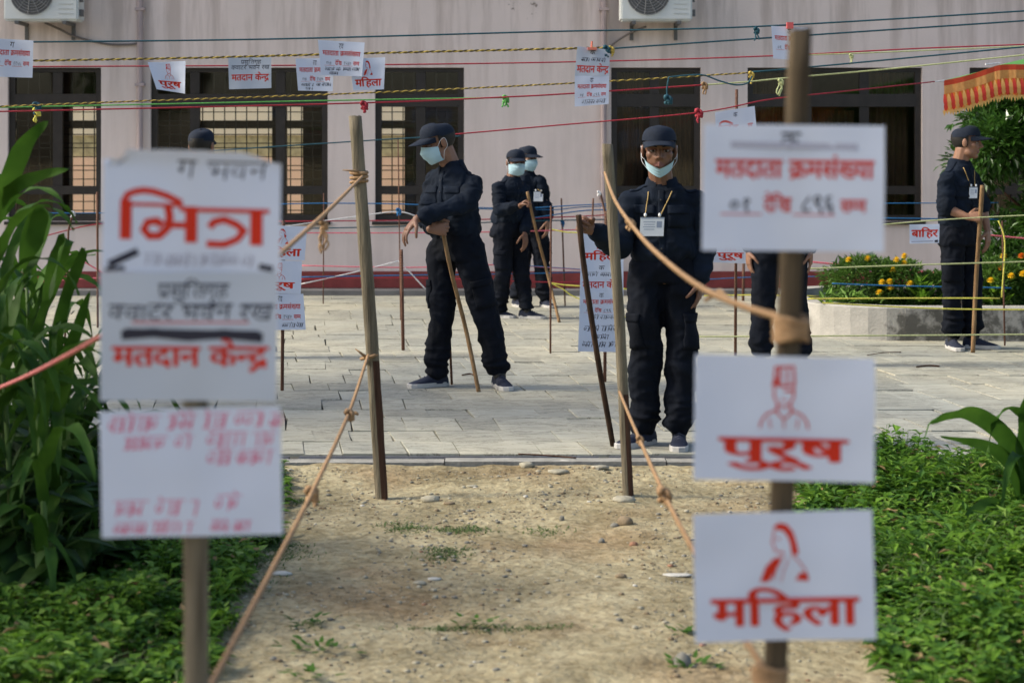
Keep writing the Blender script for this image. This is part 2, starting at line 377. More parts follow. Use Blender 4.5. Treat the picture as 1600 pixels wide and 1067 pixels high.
MB().tube(spline([PP(70, 36, WY - .06), PP(95, 47, WY - .05), PP(118, 58, WY - .04), PP(165, 69, WY - .03), PP(200, 70, WY - .03), PP(217, 68, WY - .03)]), .014, 6).build('drain_hose', M_cable, bld)
MB().tube(spline([PP(1010, 42, WY - .06), PP(985, 52, WY - .05), PP(962, 66, WY - .04), PP(950, 78, WY - .03)]), .013, 6).build('drain_hose', M_cable, bld)

M_acw = mat('ac_casing', (.60, .62, .60), .5, var=.05, scale=4)
M_acg = mat('ac_grille', (.10, .10, .10), .5)
def air_con(px0, px1, label):
    x0, x1 = wx(px0), wx(px1); zb = wz(37); zt = zb + .56; y0 = WY - .40; y1 = WY - .11
    r = empty('air_conditioner', ((x0 + x1) / 2, WY - .25, zb)); tag(r, label, 'air conditioner', 'outdoor air conditioner units on the pink wall')
    bm = bmesh.new(); bmesh.ops.create_cube(bm, size=1)
    bmesh.ops.scale(bm, vec=(x1 - x0, y1 - y0, zt - zb), verts=bm.verts); bmesh.ops.translate(bm, vec=((x0 + x1) / 2, (y0 + y1) / 2, (zb + zt) / 2), verts=bm.verts)
    bmesh.ops.bevel(bm, geom=bm.edges[:], offset=.018, segments=2, affect='EDGES')
    me = bpy.data.meshes.new('casing'); bm.to_mesh(me); bm.free(); link('casing', me, M_acw, r)
    cx = x0 + (x1 - x0) * .385; cz = zb + .285; rad = .225
    n = 28; ring = [(cx + rad * math.cos(2 * math.pi * k / n), y0 - .006, cz + rad * math.sin(2 * math.pi * k / n)) for k in range(n)]
    MB().add(ring, [tuple(range(n))]).build('fan_opening', M_acg, r)
    g = MB()
    for q in range(1, 9):
        rr = rad * q / 8; g.tube([(cx + rr * math.cos(2 * math.pi * k / 32), y0 - .02, cz + rr * math.sin(2 * math.pi * k / 32)) for k in range(33)], .0035, 5)
    for k in range(12):
        a = 2 * math.pi * k / 12; g.tube([(cx + .04 * math.cos(a), y0 - .024, cz + .04 * math.sin(a)), (cx + rad * math.cos(a + .35), y0 - .024, cz + rad * math.sin(a + .35))], .003, 5)
    g.build('grille', mat('ac_wire', (.22, .22, .22), .5), r)
    MB().add([(cx + .042 * math.cos(2 * math.pi * k / 16), y0 - .030, cz + .042 * math.sin(2 * math.pi * k / 16)) for k in range(16)], [tuple(range(16))]).build('hub_badge', mat('ac_hub', (.5, .5, .5), .4), r)
    for k in range(9): MB().box(x0 + (x1 - x0) * .74, x1 - .05, y0 - .006, y0 - .001, zb + .07 + k * .05, zb + .078 + k * .05).build('louvre', mat('ac_louvre', (.48, .5, .49), .5), r)
    for fx in (x0 + .12, x1 - .16):
        MB().box(fx, fx + .04, y0 - .02, WY - .003, zb - .035, zb - .003).box(fx + .002, fx + .038, WY - .03, WY - .003, zb - .18, zb - .036).build('bracket', M_acg, r)
    v = MB()
    v.box(x1 + .001, x1 + .035, y0 + .05, y0 + .12, zb + .05, zb + .12).box(x1 + .001, x1 + .03, y0 + .05, y0 + .12, zb + .2, zb + .25)
    v.build('valve', M_acg, r)
air_con(22, 136, 'white air conditioner unit high on wall above the leftmost window')
air_con(966, 1076, 'white air conditioner unit on wall beside the second downpipe')

# ------------------------------------------------------------------ lettering (Devanagari, shaped by hand from single glyphs)
_G = {}
def _raw(s, off):
    c = bpy.data.curves.new('glyph', 'FONT'); c.body = s; c.size = 1; c.offset = min(off, 0); c.resolution_u = 3
    o = bpy.data.objects.new('glyph', c); COL.objects.link(o)
    dg = bpy.context.evaluated_depsgraph_get(); me = bpy.data.meshes.new_from_object(o.evaluated_get(dg))
    v = [(p.co.x, p.co.y) for p in me.vertices]; f = [tuple(p.vertices) for p in me.polygons]
    bpy.data.objects.remove(o); bpy.data.curves.remove(c); bpy.data.meshes.remove(me)
    return v, f
def glyph(ch, off):
    k = (ch, off)
    if k not in _G:
        v, f = _raw(ch, off)
        if '|' not in _G: _G['|'] = max(p[0] for p in _raw('\u0964', 0)[0])
        adv = max(p[0] for p in _raw(ch + '\u0964', 0)[0]) - _G['|']
        _G[k] = (v, f, adv)
    return _G[k]
def clip_right(v, f, xc):
    bm = bmesh.new(); vs = [bm.verts.new((x, y, 0)) for x, y in v]
    for q in f:
        try: bm.faces.new([vs[i] for i in q])
        except ValueError: pass
    bmesh.ops.bisect_plane(bm, geom=bm.verts[:] + bm.edges[:] + bm.faces[:], plane_co=(xc, 0, 0), plane_no=(1, 0, 0), clear_outer=True)
    bm.verts.index_update(); v2 = [(p.co.x, p.co.y) for p in bm.verts]; f2 = [tuple(p.index for p in q.verts) for q in bm.faces]; bm.free()
    return v2, f2
def stroke(pts, wd):
    """flat pen stroke through 2-D points"""
    v = []; f = []; n = len(pts)
    ww = wd if hasattr(wd, '__len__') else [wd] * n
    for i, p in enumerate(pts):
        a = pts[max(i - 1, 0)]; c = pts[min(i + 1, n - 1)]; dx, dy = c[0] - a[0], c[1] - a[1]; L = math.hypot(dx, dy) or 1
        nx, ny = -dy / L * ww[i] / 2, dx / L * ww[i] / 2
        v += [(p[0] + nx, p[1] + ny), (p[0] - nx, p[1] - ny)]
    for i in range(n - 1): f.append((2 * i, 2 * i + 1, 2 * i + 3, 2 * i + 2))
    return v, f
VIR = '\u094d'; IMA = '\u093f'; RA = '\u0930'; MARKS = set('\u0941\u0942\u0943\u0947\u0948\u0902\u0901')
def shape(word, off, jit=0.0):
    """list of (verts, faces, layer) for one line of text"""
    cl = []; i = 0; W = list(word)
    while i < len(W):
        c = [W[i]]; i += 1
        while i < len(W) and (W[i] == VIR or W[i] in MARKS or W[i] == IMA or (c[-1] == VIR)):
            c.append(W[i]); i += 1
        cl.append(c)
    out = []; x = 0.0; st = 0.085 + 2 * off; hx = 0.0; heads = []
    def put(v, f, x0, lay=0):
        jy = R.uniform(-jit, jit); js = 1 + R.uniform(-jit, jit) * 2
        sh = [(0, 0)] if off <= 0 else [(-off * 1.2, 0), (off * 1.2, 0), (0, -off * .6), (0, off * .6)]
        for k, (ax, ay) in enumerate(sh): out.append(([(p[0] * js + x0 + ax, p[1] * js + jy + ay) for p in v], f, lay * 4 + k))
    for c in cl:
        if c[0] == ' ':
            heads.append((hx, x)); x += .3; hx = x; continue
        if IMA in c:
            v, f, a = glyph(IMA, off); put(v, f, x, 2); x += a; c = [k for k in c if k != IMA]
        base = None
        k = 0
        while k < len(c):
            ch = c[k]
            if ch == VIR: k += 1; continue
            if ch in MARKS:
                v, f, a = glyph(ch, off); put(v, f, x, 1); k += 1; continue
            if k + 1 < len(c) and c[k + 1] == VIR and k + 2 < len(c):
                nxt = c[k + 2]
                if nxt == RA:
                    if ch == '\u0924':      # tra
                        put(*stroke([(-.02, .60), (.56, .60)], .085 + off), x, 0)
                        put(*stroke([(.44, .62), (.44, -.01)], .085 + 2 * off), x, 1)
                        put(*stroke([(.07, .40), (.14, .44), (.28, .40), (.42, .36)], .085 + 1.6 * off), x, 2)
                        put(*stroke([(.43, .37), (.34, .24), (.22, .12), (.06, .02)], .085 + 1.6 * off), x, 3)
                        x += .55
                    else:
                        v, f, a = glyph(ch, off); put(v, f, x, 0)
                        if ch == '\u0926': put(*stroke([(.27, .05), (.14, -.06), (.03, -.16)], .07 + off), x, 2)
                        elif ch == '\u0915': put(*stroke([(.37, .22), (.24, .10), (.08, -.02)], .07 + off), x, 2)
                        else: put(*stroke([(a - .12, .22), (a - .26, .12), (a - .42, .02)], .07 + off), x, 2)
                        x += a
                    k += 3; continue
                v, f, a = glyph(ch, off); cut = a - .10 - st * .5
                if ch == '\u0928': cut = a - .16
                v2, f2 = clip_right(v, f, cut); put(v2, f2, x, 0); x += cut - .01; k += 2; continue
            v, f, a = glyph(ch, off); put(v, f, x, 0); x += a; k += 1
    heads.append((hx, x))
    if not ('\u0966' <= word[0] <= '\u096f'):
        for a, e in heads: out.append((*stroke([(a - off, .602), (e + off, .602)], .078 + off), 17))
    return out, x
def scribble(x0, x1, y0, h, rnd, wd):
    """illegible handwriting: slanted letters of loops and stems hanging from broken headlines"""
    out = []; x = x0; sl = .25 * h
    def arc(cx, cy, rx, ry, a0, a1): return [(cx + rx * math.cos(a0 + (a1 - a0) * t / 7), cy + ry * math.sin(a0 + (a1 - a0) * t / 7)) for t in range(8)]
    while x < x1 - h * .3:
        L = min(rnd.uniform(1.6, 4.0) * h, x1 - x); dy = rnd.uniform(-.08, .08) * h
        out.append(stroke([(x + sl, y0 + h + dy), (x + L * .5 + sl, y0 + h * 1.05 + dy), (x + L + sl, y0 + h * 1.02 + dy)], wd * .6))
        a = x + .05 * h
        while a < x + L - h * .25:
            q = rnd.random(); s_ = rnd.uniform(.42, .62) * h; t_ = rnd.uniform(.8, 1.0)
            pts = []
            if q < .3: pts = arc(a + s_ * .4, y0 + h * .5, s_ * .42, h * .3, 2.4, 7.6)
            elif q < .5: pts = arc(a + s_ * .35, y0 + h * .62, s_ * .35, h * .2, 2.0, -1.6) + arc(a + s_ * .3, y0 + h * .22, s_ * .4, h * .2, 1.4, -2.0)
            elif q < .75: pts = [(a + s_ * .1, y0 + h * .6), (a + s_ * .15, y0 + h * .25), (a + s_ * .5, y0 + h * .2), (a + s_ * .7, y0 + h * .45)]
            if pts: out.append(stroke([(p[0] + sl * (p[1] - y0) / h, p[1] + dy) for p in pts], wd))
            if q > .25: out.append(stroke([(a + s_ * .8 + sl * t_, y0 + h * t_ + dy), (a + s_ * .8, y0 - .05 * h + dy)], wd))
            if rnd.random() < .2: out.append(stroke([(a + sl * 1.3, y0 + h * 1.35), (a + sl + s_ * .6, y0 + h * 1.08)], wd * .8))
            a += s_ * rnd.uniform(1.0, 1.3)
        x += L + rnd.uniform(.3, .7) * h
    return out
MAN = [('s', [(.30, .70), (.32, .98), (.68, 1.0), (.70, .72), (.50, .68), (.30, .70)], .045), ('s', [(.40, .72), (.41, .97)], .05), ('s', [(.55, .72), (.56, .98)], .03), ('f', [(.24, .66), (.36, .70), (.36, .80), (.29, .80)]),
       ('s', [(.30, .66), (.30, .50), (.38, .38), (.50, .34), (.62, .40), (.69, .52), (.69, .70)], .03), ('s', [(.50, .60), (.68, .61)], .04), ('s', [(.42, .47), (.56, .45)], .02), ('s', [(.36, .38), (.36, .26), (.50, .14), (.64, .26), (.63, .38)], .035),
       ('s', [(.35, .30), (.14, .22), (.04, .10), (.02, 0)], .03), ('s', [(.64, .30), (.86, .22), (.96, .10), (.98, 0)], .03), ('s', [(.20, .16), (.24, 0)], .02), ('s', [(.78, .16), (.76, 0)], .02), ('s', [(.50, .14), (.50, 0)], .02)]
WOM = [('f', [(.30, .93), (.42, 1.0), (.58, .97), (.70, .84), (.76, .66), (.80, .50), (.76, .44), (.66, .47), (.64, .62), (.60, .74), (.50, .86), (.36, .88)]),
       ('s', [(.32, .88), (.30, .74), (.27, .66), (.31, .62), (.32, .54), (.40, .50), (.50, .50)], .025), ('s', [(.36, .72), (.44, .73)], .025), ('f', [(.02, .0), (.14, .26), (.30, .40), (.44, .42), (.40, .28), (.20, .0)]),
       ('s', [(.50, .50), (.46, .40), (.34, .20), (.28, .02)], .02), ('s', [(.66, .46), (.80, .34), (.92, .20), (.97, .06)], .02), ('s', [(.60, .40), (.50, .20), (.44, 0)], .015), ('f', [(.72, .02), (.84, .16), (.98, .12), (.99, .0)])]
_bh = [([(117, 235), (117, 392)], 46), ([(108, 240), (122, 212), (150, 200), (185, 194), (225, 198), (280, 215), (338, 243)], 27), ([(95, 250), (345, 252)], 14),
       ([(283, 256), (291, 300), (282, 345), (250, 376), (212, 378), (188, 352), (203, 322), (240, 316), (262, 335)], 33), ([(285, 332), (352, 332)], 26), ([(377, 255), (377, 402)], 48), ([(330, 268), (692, 268)], 18),
       ([(450, 338), (470, 315), (510, 305), (560, 325), (592, 352)], 30), ([(596, 342), (562, 385), (510, 407), (440, 405)], 28), ([(640, 270), (640, 408)], 50)]
BHI = [('s', [((x - 95) / 597, (408 - y) / 213) for x, y in q], w_ / 213) for q, w_ in _bh]
M_paper = mat('paper', (0.68, 0.73, 0.84), .85, trans=.25, spec=.2, var=.015, scale=3)
M_paper2 = mat('grey_paper', (0.53, 0.58, 0.66), .85, trans=.2, spec=.2, var=.02, scale=3)
M_red = mat('red_print', (0.52, 0.030, 0.012), .8, spec=.2)
M_pinkink = mat('pink_ink', (0.62, 0.14, 0.24), .8, spec=.2)
M_ink = mat('black_ink', (0.03, 0.03, 0.045), .7, spec=.2)
M_ink2 = mat('faint_ink', (0.36, 0.37, 0.46), .8, spec=.2)
INK = {'r': M_red, 'p': M_pinkink, 'k': M_ink, 'g': M_ink2}
def sheet(name, quad, Y, content, label=None, cat=None, group=None, parent=None, curl=.004, wave=.003, mat_=None, seed=0, torn=False, tilt=0.0, root=None):
    """quad: TL, TR, BR, BL in photo pixels at depth Y. content is laid out in sheet fractions (0..1, y up)."""
    TL, TR, BR, BL = [PP(q[0], q[1], Y) for q in quad]
    rn = random.Random(seed)
    wid = (TR - TL).length; hei = (TL - BL).length; ph = rn.uniform(0, 6)
    def pos(u, v, lift=0.0):
        a = BL.lerp(BR, u); c = TL.lerp(TR, u); p = a.lerp(c, v)
        d = curl * (4 * (u - .5) ** 2) * wid / .3 + wave * math.sin(u * 5 + v * 3 + ph) + wave * 1.3 * noise.noise(Vector((u * 3.1 + ph, v * 2.7, seed))) + tilt * (1 - v)
        if torn and v > .9: d += .05 * (v - .9) ** 1.5 * 8
        return Vector((p.x, p.y - d - lift, p.z))
    if root is None and parent is None: o0 = empty(name, (BL.x * .5 + BR.x * .5, Y, min(BL.z, BR.z)))
    else: o0 = parent
    b = MB(); nu, nv = 14, 12
    for k in range(2):
        for j in range(nv + 1):
            for i in range(nu + 1):
                u, v = i / nu, j / nv
                if torn and j == nv: v = 1.0 - (.14 if u < .11 else 0) - .10 * max(0, u - .8) / .2 + rn.uniform(-.006, .006)
                b.v.append(pos(u, v, 0 if k == 0 else -.0004))
    n1 = (nu + 1) * (nv + 1)
    for j in range(nv):
        for i in range(nu):
            a = j * (nu + 1) + i; b.f.append((a, a + 1, a + nu + 2, a + nu + 1)); b.f.append((n1 + a, n1 + a + nu + 1, n1 + a + nu + 2, n1 + a + 1))
    b.mi = [0] * len(b.f)
    po = b.build('paper_sheet' if parent else 'paper', mat_ or M_paper, o0, smooth=True)
    if parent is not None and label: po['label'] = label
    asp = wid / hei
    for it in content:
        m = MB()
        def emit(v, f, l=0): m.add([pos(p[0], p[1], .0005 + l * .00004) for p in v], f)
        if it[0] == 't':
            _, s, x0, x1, yb, yt, col, off = it[:8]; jit = it[8] if len(it) > 8 else 0; sh = it[9] if len(it) > 9 else 0
            gl, W = shape(s, off, jit); sx = (x1 - x0) / W; sy = (yt - yb) / .64; nm = 'printed_word' if col == 'r' else 'handwritten_word'
            for v, f, l in gl: emit([(x0 + (p[0] + sh * p[1]) * sx, yb + p[1] * sy) for p in v], f, l)
        elif it[0] == 'x':
            _, x0, x1, yb, yt, col, wd = it[:7]; nm = 'handwritten_line'
            for l, (v, f) in enumerate(scribble(x0 * asp, x1 * asp, yb, yt - yb, rn, wd)): emit([(p[0] / asp, p[1]) for p in v], f, l % 5)
        elif it[0] == 'l':
            _, pts, wd, col = it; v, f = stroke([(p[0] * asp, p[1]) for p in pts], wd); emit([(p[0] / asp, p[1]) for p in v], f, 3); nm = 'ink_stroke'
        elif it[0] == 'i':
            _, ic, x0, x1, yb, yt, col = it; nm = 'printed_word' if ic is BHI else 'printed_drawing'
            for l, s in enumerate(ic):
                if s[0] == 's':
                    v, f = stroke([(p[0] * (x1 - x0) * asp, p[1] * (yt - yb)) for p in s[1]], s[2] * (yt - yb)); emit([(x0 + p[0] / asp, yb + p[1]) for p in v], f, l)
                else: emit([(x0 + p[0] * (x1 - x0), yb + p[1] * (yt - yb)) for p in s[1]], [tuple(range(len(s[1])))], l % 6)
        m.build(nm, INK[col], po)
    if parent is None: tag(o0, label, cat or 'paper sign', group)
    return o0
T = lambda s, x0, x1, yb, yt, c='r', off=.022: ('t', s, x0, x1, yb, yt, c, off)
H = lambda s, x0, x1, yb, yt, c='k', off=-.004: ('t', s, x0, x1, yb, yt, c, off, .03, .12)
BHITRA = 'भित्र'; KENDRA = 'मतदान केन्द्र'; PURUSH = 'पुरूष'; MAHILA = 'महिला'; SANKHYA = 'मतदाता क्रमसंख्या'; DEKHI = 'देखि'; SAMMA = 'सम्म'; BAHIR = 'बाहिर'
def rectq(x0, y0, x1, y1, sk=0): return [(x0, y0), (x1, y0 + sk), (x1, y1 + sk), (x0, y1)]
C_serial = lambda n1, n2, hand='क': [H(hand, .44, .54, .78, .93), T(SANKHYA, .08, .92, .58, .71), H(n1, .14, .26, .31, .42), T(DEKHI, .35, .50, .31, .42), H(n2, .54, .72, .31, .42), T(SAMMA, .77, .91, .31, .42), ('l', [(.1, .29), (.34, .29)], .008, 'r'), ('l', [(.52, .29), (.75, .29)], .008, 'r')]
C_man = [('i', MAN, .36, .64, .42, .92, 'r'), T(PURUSH, .15, .84, .16, .34, 'r', .03)]
C_wom = [('i', WOM, .36, .64, .46, .92, 'r'), T(MAHILA, .10, .90, .12, .33, 'r', .03)]
NY = 2.94
# ---- wooden stakes
def wood_mat(name, c1, c2, rough=.85):
    return mat(name, c1, rough, col2=c2, scale=9, bump=.6, bscale=30, stretch=(4, 4, .35), spec=.2)
M_wood = wood_mat('weathered_wood', (.095, .078, .052), (.235, .20, .14))
M_wood2 = wood_mat('brown_wood', (.040, .029, .018), (.105, .078, .047))
M_bark = wood_mat('dark_bark', (.035, .018, .012), (.10, .05, .03))
def stake(name, pts, wd, dp, m, label, cat='wooden post', parent=None, seed=1, group=None, bark=None):
    """roughly squared post: loft of irregular rounded rectangles along world points"""
    rn = random.Random(seed); pts = [Vector(p) for p in pts]; n = 26; b = MB(); k = 12
    for i in range(n + 1):
        t = i / n; q = t * (len(pts) - 1); a = min(int(q), len(pts) - 2); p = pts[a].lerp(pts[a + 1], q - a)
        for j in range(k):
            an = 2 * math.pi * j / k; cx, cy = math.cos(an), math.sin(an)
            r = 1 / max(abs(cx), abs(cy)) * .86 if True else 1
            r = .55 * r + .45
            nn = 1 + .10 * noise.noise(Vector((cx * 2, cy * 2, t * 9 + seed * 7))) + .05 * noise.noise(Vector((cx * 3, cy * 3, t * 40 + seed)))
            b.v.append((p.x + cx * r * wd / 2 * nn, p.y + cy * r * dp / 2 * nn, p.z + (.006 * rn.uniform(-1, 1) if i == n else 0)))
    for i in range(n):
        for j in range(k): b.f.append((i * k + j, i * k + (j + 1) % k, (i + 1) * k + (j + 1) % k, (i + 1) * k + j))
    b.f.append(tuple(n * k + j for j in range(k)))
    b.mi = [0] * len(b.f)
    if bark:  # strip of remaining dark bark on the lower right side
        for i in range(n):
            if i / n < bark:
                for j in range(k):
                    if j in (0, 11, 10, 9): b.mi[i * k + j] = 1
    mm = [m, M_bark] if bark else m
    if parent is None:
        o = b.build(name, mm, None, smooth=True); return tag(o, label, cat, group)
    return b.build(name, mm, parent, smooth=True)

ls = empty('sign_post', PP(305, HZ + F * (HC - GZ) / NY, NY)); tag(ls, 'blurred near wooden stake carrying three white sheets, the large red word on top, at left', 'sign')
stake('post', [PP(308, HZ + F * (HC - GZ + .1) / NY, NY + .022), PP(305, 240, NY + .022)], .044, .03, M_wood, None, parent=ls, seed=3)
sheet('top', [(163, 232), (440, 240), (438, 428), (160, 424)], NY, [H('ग भवन', .40, .92, .77, .92, 'k', -.012), ('i', BHI, .098, .937, .233, .665, 'r'), ('x', .22, .84, .06, .14, 'g', .016),
      ('l', [(.20, .17), (.04, .06)], .06, 'k'), ('l', [(.02, .02), (.13, .03)], .035, 'k'), ('l', [(.88, .06), (.96, .04)], .05, 'k')], 'white top sheet with big red lettering and a torn upper edge', parent=ls, torn=True, seed=4, wave=.002)
sheet('middle', [(157, 425), (434, 425), (432, 626), (157, 626)], NY - .004, [H('प्रसुतिगृह', .32, .72, .80, .91, 'k', 0), H('क्वाटर भवन रख', .04, .97, .63, .75, 'k', 0), ('l', [(.18, .61), (.84, .61)], .012, 'r'),
      ('l', [(.12, .51), (.3, .53), (.5, .50), (.7, .52), (.92, .49)], .075, 'k'), ('l', [(.14, .55), (.5, .54), (.9, .53)], .03, 'k'), T(KENDRA, .07, .95, .27, .42, 'r', .03)], 'greyish middle sheet with a crossed out handwritten line', parent=ls, mat_=M_paper2, seed=5, wave=.002)
sheet('bottom', [(157, 643), (438, 634), (442, 834), (160, 840)], NY - .002, [('x', .04, .99, .84, .95, 'p', .013), ('x', .12, .50, .70, .79, 'p', .013), ('x', .58, .96, .70, .80, 'p', .013), ('x', .58, .97, .56, .66, 'p', .013),
      ('x', .05, .52, .17, .28, 'p', .013), ('x', .62, .80, .20, .31, 'p', .013), ('x', .06, .50, .03, .11, 'p', .013), ('x', .60, .82, .04, .11, 'p', .013)], 'lowest sheet with faint pink handwriting', parent=ls, seed=6, wave=.002)
rs = empty('sign_post', PP(1200, HZ + F * (HC - GZ) / NY, NY)); tag(rs, 'blurred near wooden stake carrying three white sheets, man and woman drawings, at right', 'sign')
stake('post', [PP(1182, HZ + F * (HC - GZ + .1) / NY, NY + .024), PP(1250, 47, NY + .024)], .042, .03, M_wood2, None, parent=rs, seed=8)
sheet('top', [(1100, 194), (1382, 197), (1380, 394), (1096, 391)], NY, [('t', 'क', .42, .53, .80, .94, 'k', .0, .02, .1), ('l', [(.15, .84), (.85, .83)], .05, 'g'), T(SANKHYA, .07, .94, .58, .72, 'r', .025), H('०१', .14, .27, .31, .42, 'k', .01), T(DEKHI, .34, .49, .31, .42, 'r', .025), H('८९६', .54, .72, .31, .44, 'k', .01), T(SAMMA, .76, .90, .31, .41, 'r', .025),
      ('l', [(.10, .29), (.33, .29)], .01, 'r'), ('l', [(.50, .29), (.73, .29)], .01, 'r')], 'top sheet with voter number range', parent=rs, seed=7, wave=.002)
sheet('middle', [(1086, 553), (1366, 560), (1365, 754), (1083, 748)], NY - .003, C_man, 'sheet with drawing of a man in a cap', parent=rs, seed=8, wave=.002)
sheet('bottom', [(1083, 803), (1362, 796), (1368, 997), (1086, 1003)], NY - .003, C_wom, 'sheet with drawing of a woman in a sari', parent=rs, seed=9, wave=.002)

# ---- two leaning posts in the middle distance
PY = YG(778, GZ)
post1 = stake('wooden_post', [PP(598, 800, PY), PP(580, 520, PY), PP(555, 182, PY)], .062, .05, M_wood, 'leaning split timber post left of the path with jute rope knotted round it', seed=11, bark=.42)
post2 = stake('wooden_post', [PP(983, 800, PY), PP(968, 500, PY), PP(949, 226, PY)], .052, .045, M_wood, 'narrow leaning timber post in front of the man with the lowered mask', seed=12, bark=.30)

# ---- ropes
def px_path(pts): return [PP(*p) for p in pts]
ROPES = {'teal': (.02, .075, .10), 'yellow': (.50, .36, .08), 'yblack': (.09, .07, .03), 'red': (.33, .03, .045), 'maroon': (.16, .035, .05), 'green': (.10, .33, .08), 'blue': (.02, .12, .28), 'pink': (.62, .14, .18), 'jute': (.30, .185, .095), 'lemon': (.60, .55, .10), 'white': (.6, .6, .6), 'orange': (.62, .27, .23), 'pale': (.42, .45, .22)}
def rope_mat(c): return mat('rope_' + c, ROPES[c], .75, var=.25, scale=60, spec=.25)
def rope(pts, c, r, label, c2=None, twist=0.0, sub=10, parent=None, name='rope', group=None, sag=0.0):
    w_ = spline(px_path(pts), sub) if len(pts) > 2 else [PP(*pts[0]).lerp(PP(*pts[1]), i / 14) for i in range(15)]
    if sag:
        n = len(w_) - 1; w_ = [p - Vector((0, 0, sag * 4 * (i / n) * (1 - i / n))) for i, p in enumerate(w_)]
    b = MB()
    if twist:
        L = sum((w_[i + 1] - w_[i]).length for i in range(len(w_) - 1)); n = int(L / twist * 8); ns = 2 if c2 else 3
        # resample
        cum = [0]
        for i in range(len(w_) - 1): cum.append(cum[-1] + (w_[i + 1] - w_[i]).length)
        res = []; k = 0
        for i in range(n + 1):
            d = L * i / n
            while k < len(cum) - 2 and cum[k + 1] < d: k += 1
            res.append(w_[k].lerp(w_[k + 1], (d - cum[k]) / max(cum[k + 1] - cum[k], 1e-6)))
        for s_ in range(ns):
            st = []
            for i, p in enumerate(res):
                d = (res[min(i + 1, n)] - res[max(i - 1, 0)]); u, v = frame_of(d); a = 2 * math.pi * (i / 8 + s_ / ns)
                st.append(p + (u * math.cos(a) + v * math.sin(a)) * r * .5)
            b.tube(st, r * .58, 5, mi=(s_ if c2 else 0))
    else: b.tube(w_, r, 6)
    m = [rope_mat(c), rope_mat(c2)] if (c2 and twist) else rope_mat(c)
    o = b.build(name, m, parent, smooth=True)
    if parent is None: tag(o, label, 'rope', group)
    return o
def knot(px, py, Y, c, r, tails, parent, seed=0, tl=.05):
    rn = random.Random(seed); b = MB(); p = PP(px, py, Y)
    pts = [p + Vector((r * 1.6 * math.cos(a * 1.7), r * 1.6 * math.sin(a * 2.3 + 1), r * 1.9 * math.sin(a * 1.3))) for a in np.linspace(0, 9, 26)]
    b.tube(pts, r * .9, 6)
    for k in range(tails):
        q = [p]
        for i in range(4): q.append(q[-1] + Vector((rn.uniform(-.4, .4) * tl * .4, -.004, -tl / 4 * rn.uniform(.7, 1.3))))
        b.tube(spline(q, 4), r * .6, 5)
    return b.build('knot', rope_mat(c), parent, smooth=True)
UY = 12.2
# upper lines
r1 = rope([(-60, 67, UY), (400, 62, UY), (850, 50, UY), (1180, 42, UY), (1660, 14, UY)], 'teal', .0065, 'topmost dark teal rope crossing the whole view above the windows')
knot(1182, 48, UY, 'teal', .009, 2, r1, 3, .07)
r2 = rope([(-60, 97, UY), (300, 91, UY), (560, 84, UY), (946, 75, UY)], 'yellow', .0085, 'thick yellow and black twisted rope holding the hanging sheets', c2='yblack', twist=.075)
r2b = rope([(946, 77, UY), (1180, 61, UY), (1660, 29, UY)], 'teal', .0065, 'teal rope running right from the yellow rope knot beside the tall sheet')
knot(948, 78, UY, 'teal', .012, 3, r2b, 4, .05); knot(955, 78, UY, 'yellow', .010, 2, r2, 5, .04)
rope([(-60, 105, UY + .5), (540, 102, UY + .5), (900, 97, UY + .5), (1200, 88, UY + .5), (1440, 76, UY + .5), (1660, 68, UY + .5)], 'red', .0055, 'thin red rope level with the window tops')
r4 = rope([(-60, 169, UY + .2), (200, 159, UY + .2), (560, 146, UY + .2), (900, 130, UY + .2), (1172, 114, UY + .2)], 'yellow', .0065, 'lower yellow and black twisted rope across the window transoms', c2='yblack', twist=.06)
knot(1174, 117, UY + .2, 'yellow', .009, 2, r4, 6, .06)
rope([(1174, 113, UY + .2), (1300, 102, UY + .2), (1660, 68, UY + .2)], 'teal', .0065, 'dark blue rope running right from the lower yellow rope end')
r5 = rope([(-60, 169, UY + .4), (60, 167, UY + .4), (540, 157, UY + .4), (790, 153, UY + .4)], 'green', .0055, 'bright green cord running along the lower yellow rope')
knot(790, 155, UY + .4, 'green', .011, 3, r5, 7, .06); knot(58, 168, UY + .4, 'teal', .014, 1, r5, 8, .05); knot(58, 175, UY + .4, 'lemon', .012, 3, r5, 9, .07)
r6 = rope([(-60, 176, UY), (540, 162, UY), (790, 152, UY), (900, 146, UY), (1100, 133, UY)], 'red', .006, 'red rope below the green cord with a red rag knot')
knot(569, 165, UY, 'red', .012, 3, r6, 10, .05); knot(1101, 134, UY, 'jute', .010, 2, r6, 11, .06)
r7 = rope([(1101, 133, UY), (1170, 128, UY), (1230, 122, UY), (1400, 107, UY), (1660, 80, UY)], 'pale', .006, 'pale green rope climbing right from the frayed knot')
knot(1220, 128, UY, 'pale', .009, 3, r7, 12, .09)
r8 = rope([(1240, 87, UY + .3), (1330, 84, UY + .3), (1500, 77, UY + .3), (1660, 70, UY + .3)], 'pale', .005, 'thin olive cord knotted near the far right window top')
knot(1330, 88, UY + .3, 'pale', .007, 2, r8, 13, .06)
r9 = rope([(700, 211, UY - .4), (860, 197, UY - .4), (1092, 176, UY - .4), (1200, 156, UY - .3), (1300, 145, UY), (1460, 128, 13.4)], 'red', .0052, 'single red rope slanting up to the tent corner')
knot(1092, 177, UY - .4, 'red', .012, 2, r9, 14, .06)
rope([(330, 236, 14.5), (450, 228, 14.5), (640, 216, 14.5), (720, 213, 14.5)], 'teal', .006, 'thin teal cord behind the left leaning post, crossing two windows')
rl = rope([(1045, 121, UY - .1), (1042, 140, UY - .1), (1043, 155, UY - .1)], 'teal', .006, 'loose teal rope end hanging with a knot before a dark window'); knot(1044, 156, UY - .1, 'teal', .013, 2, rl, 15, .03)
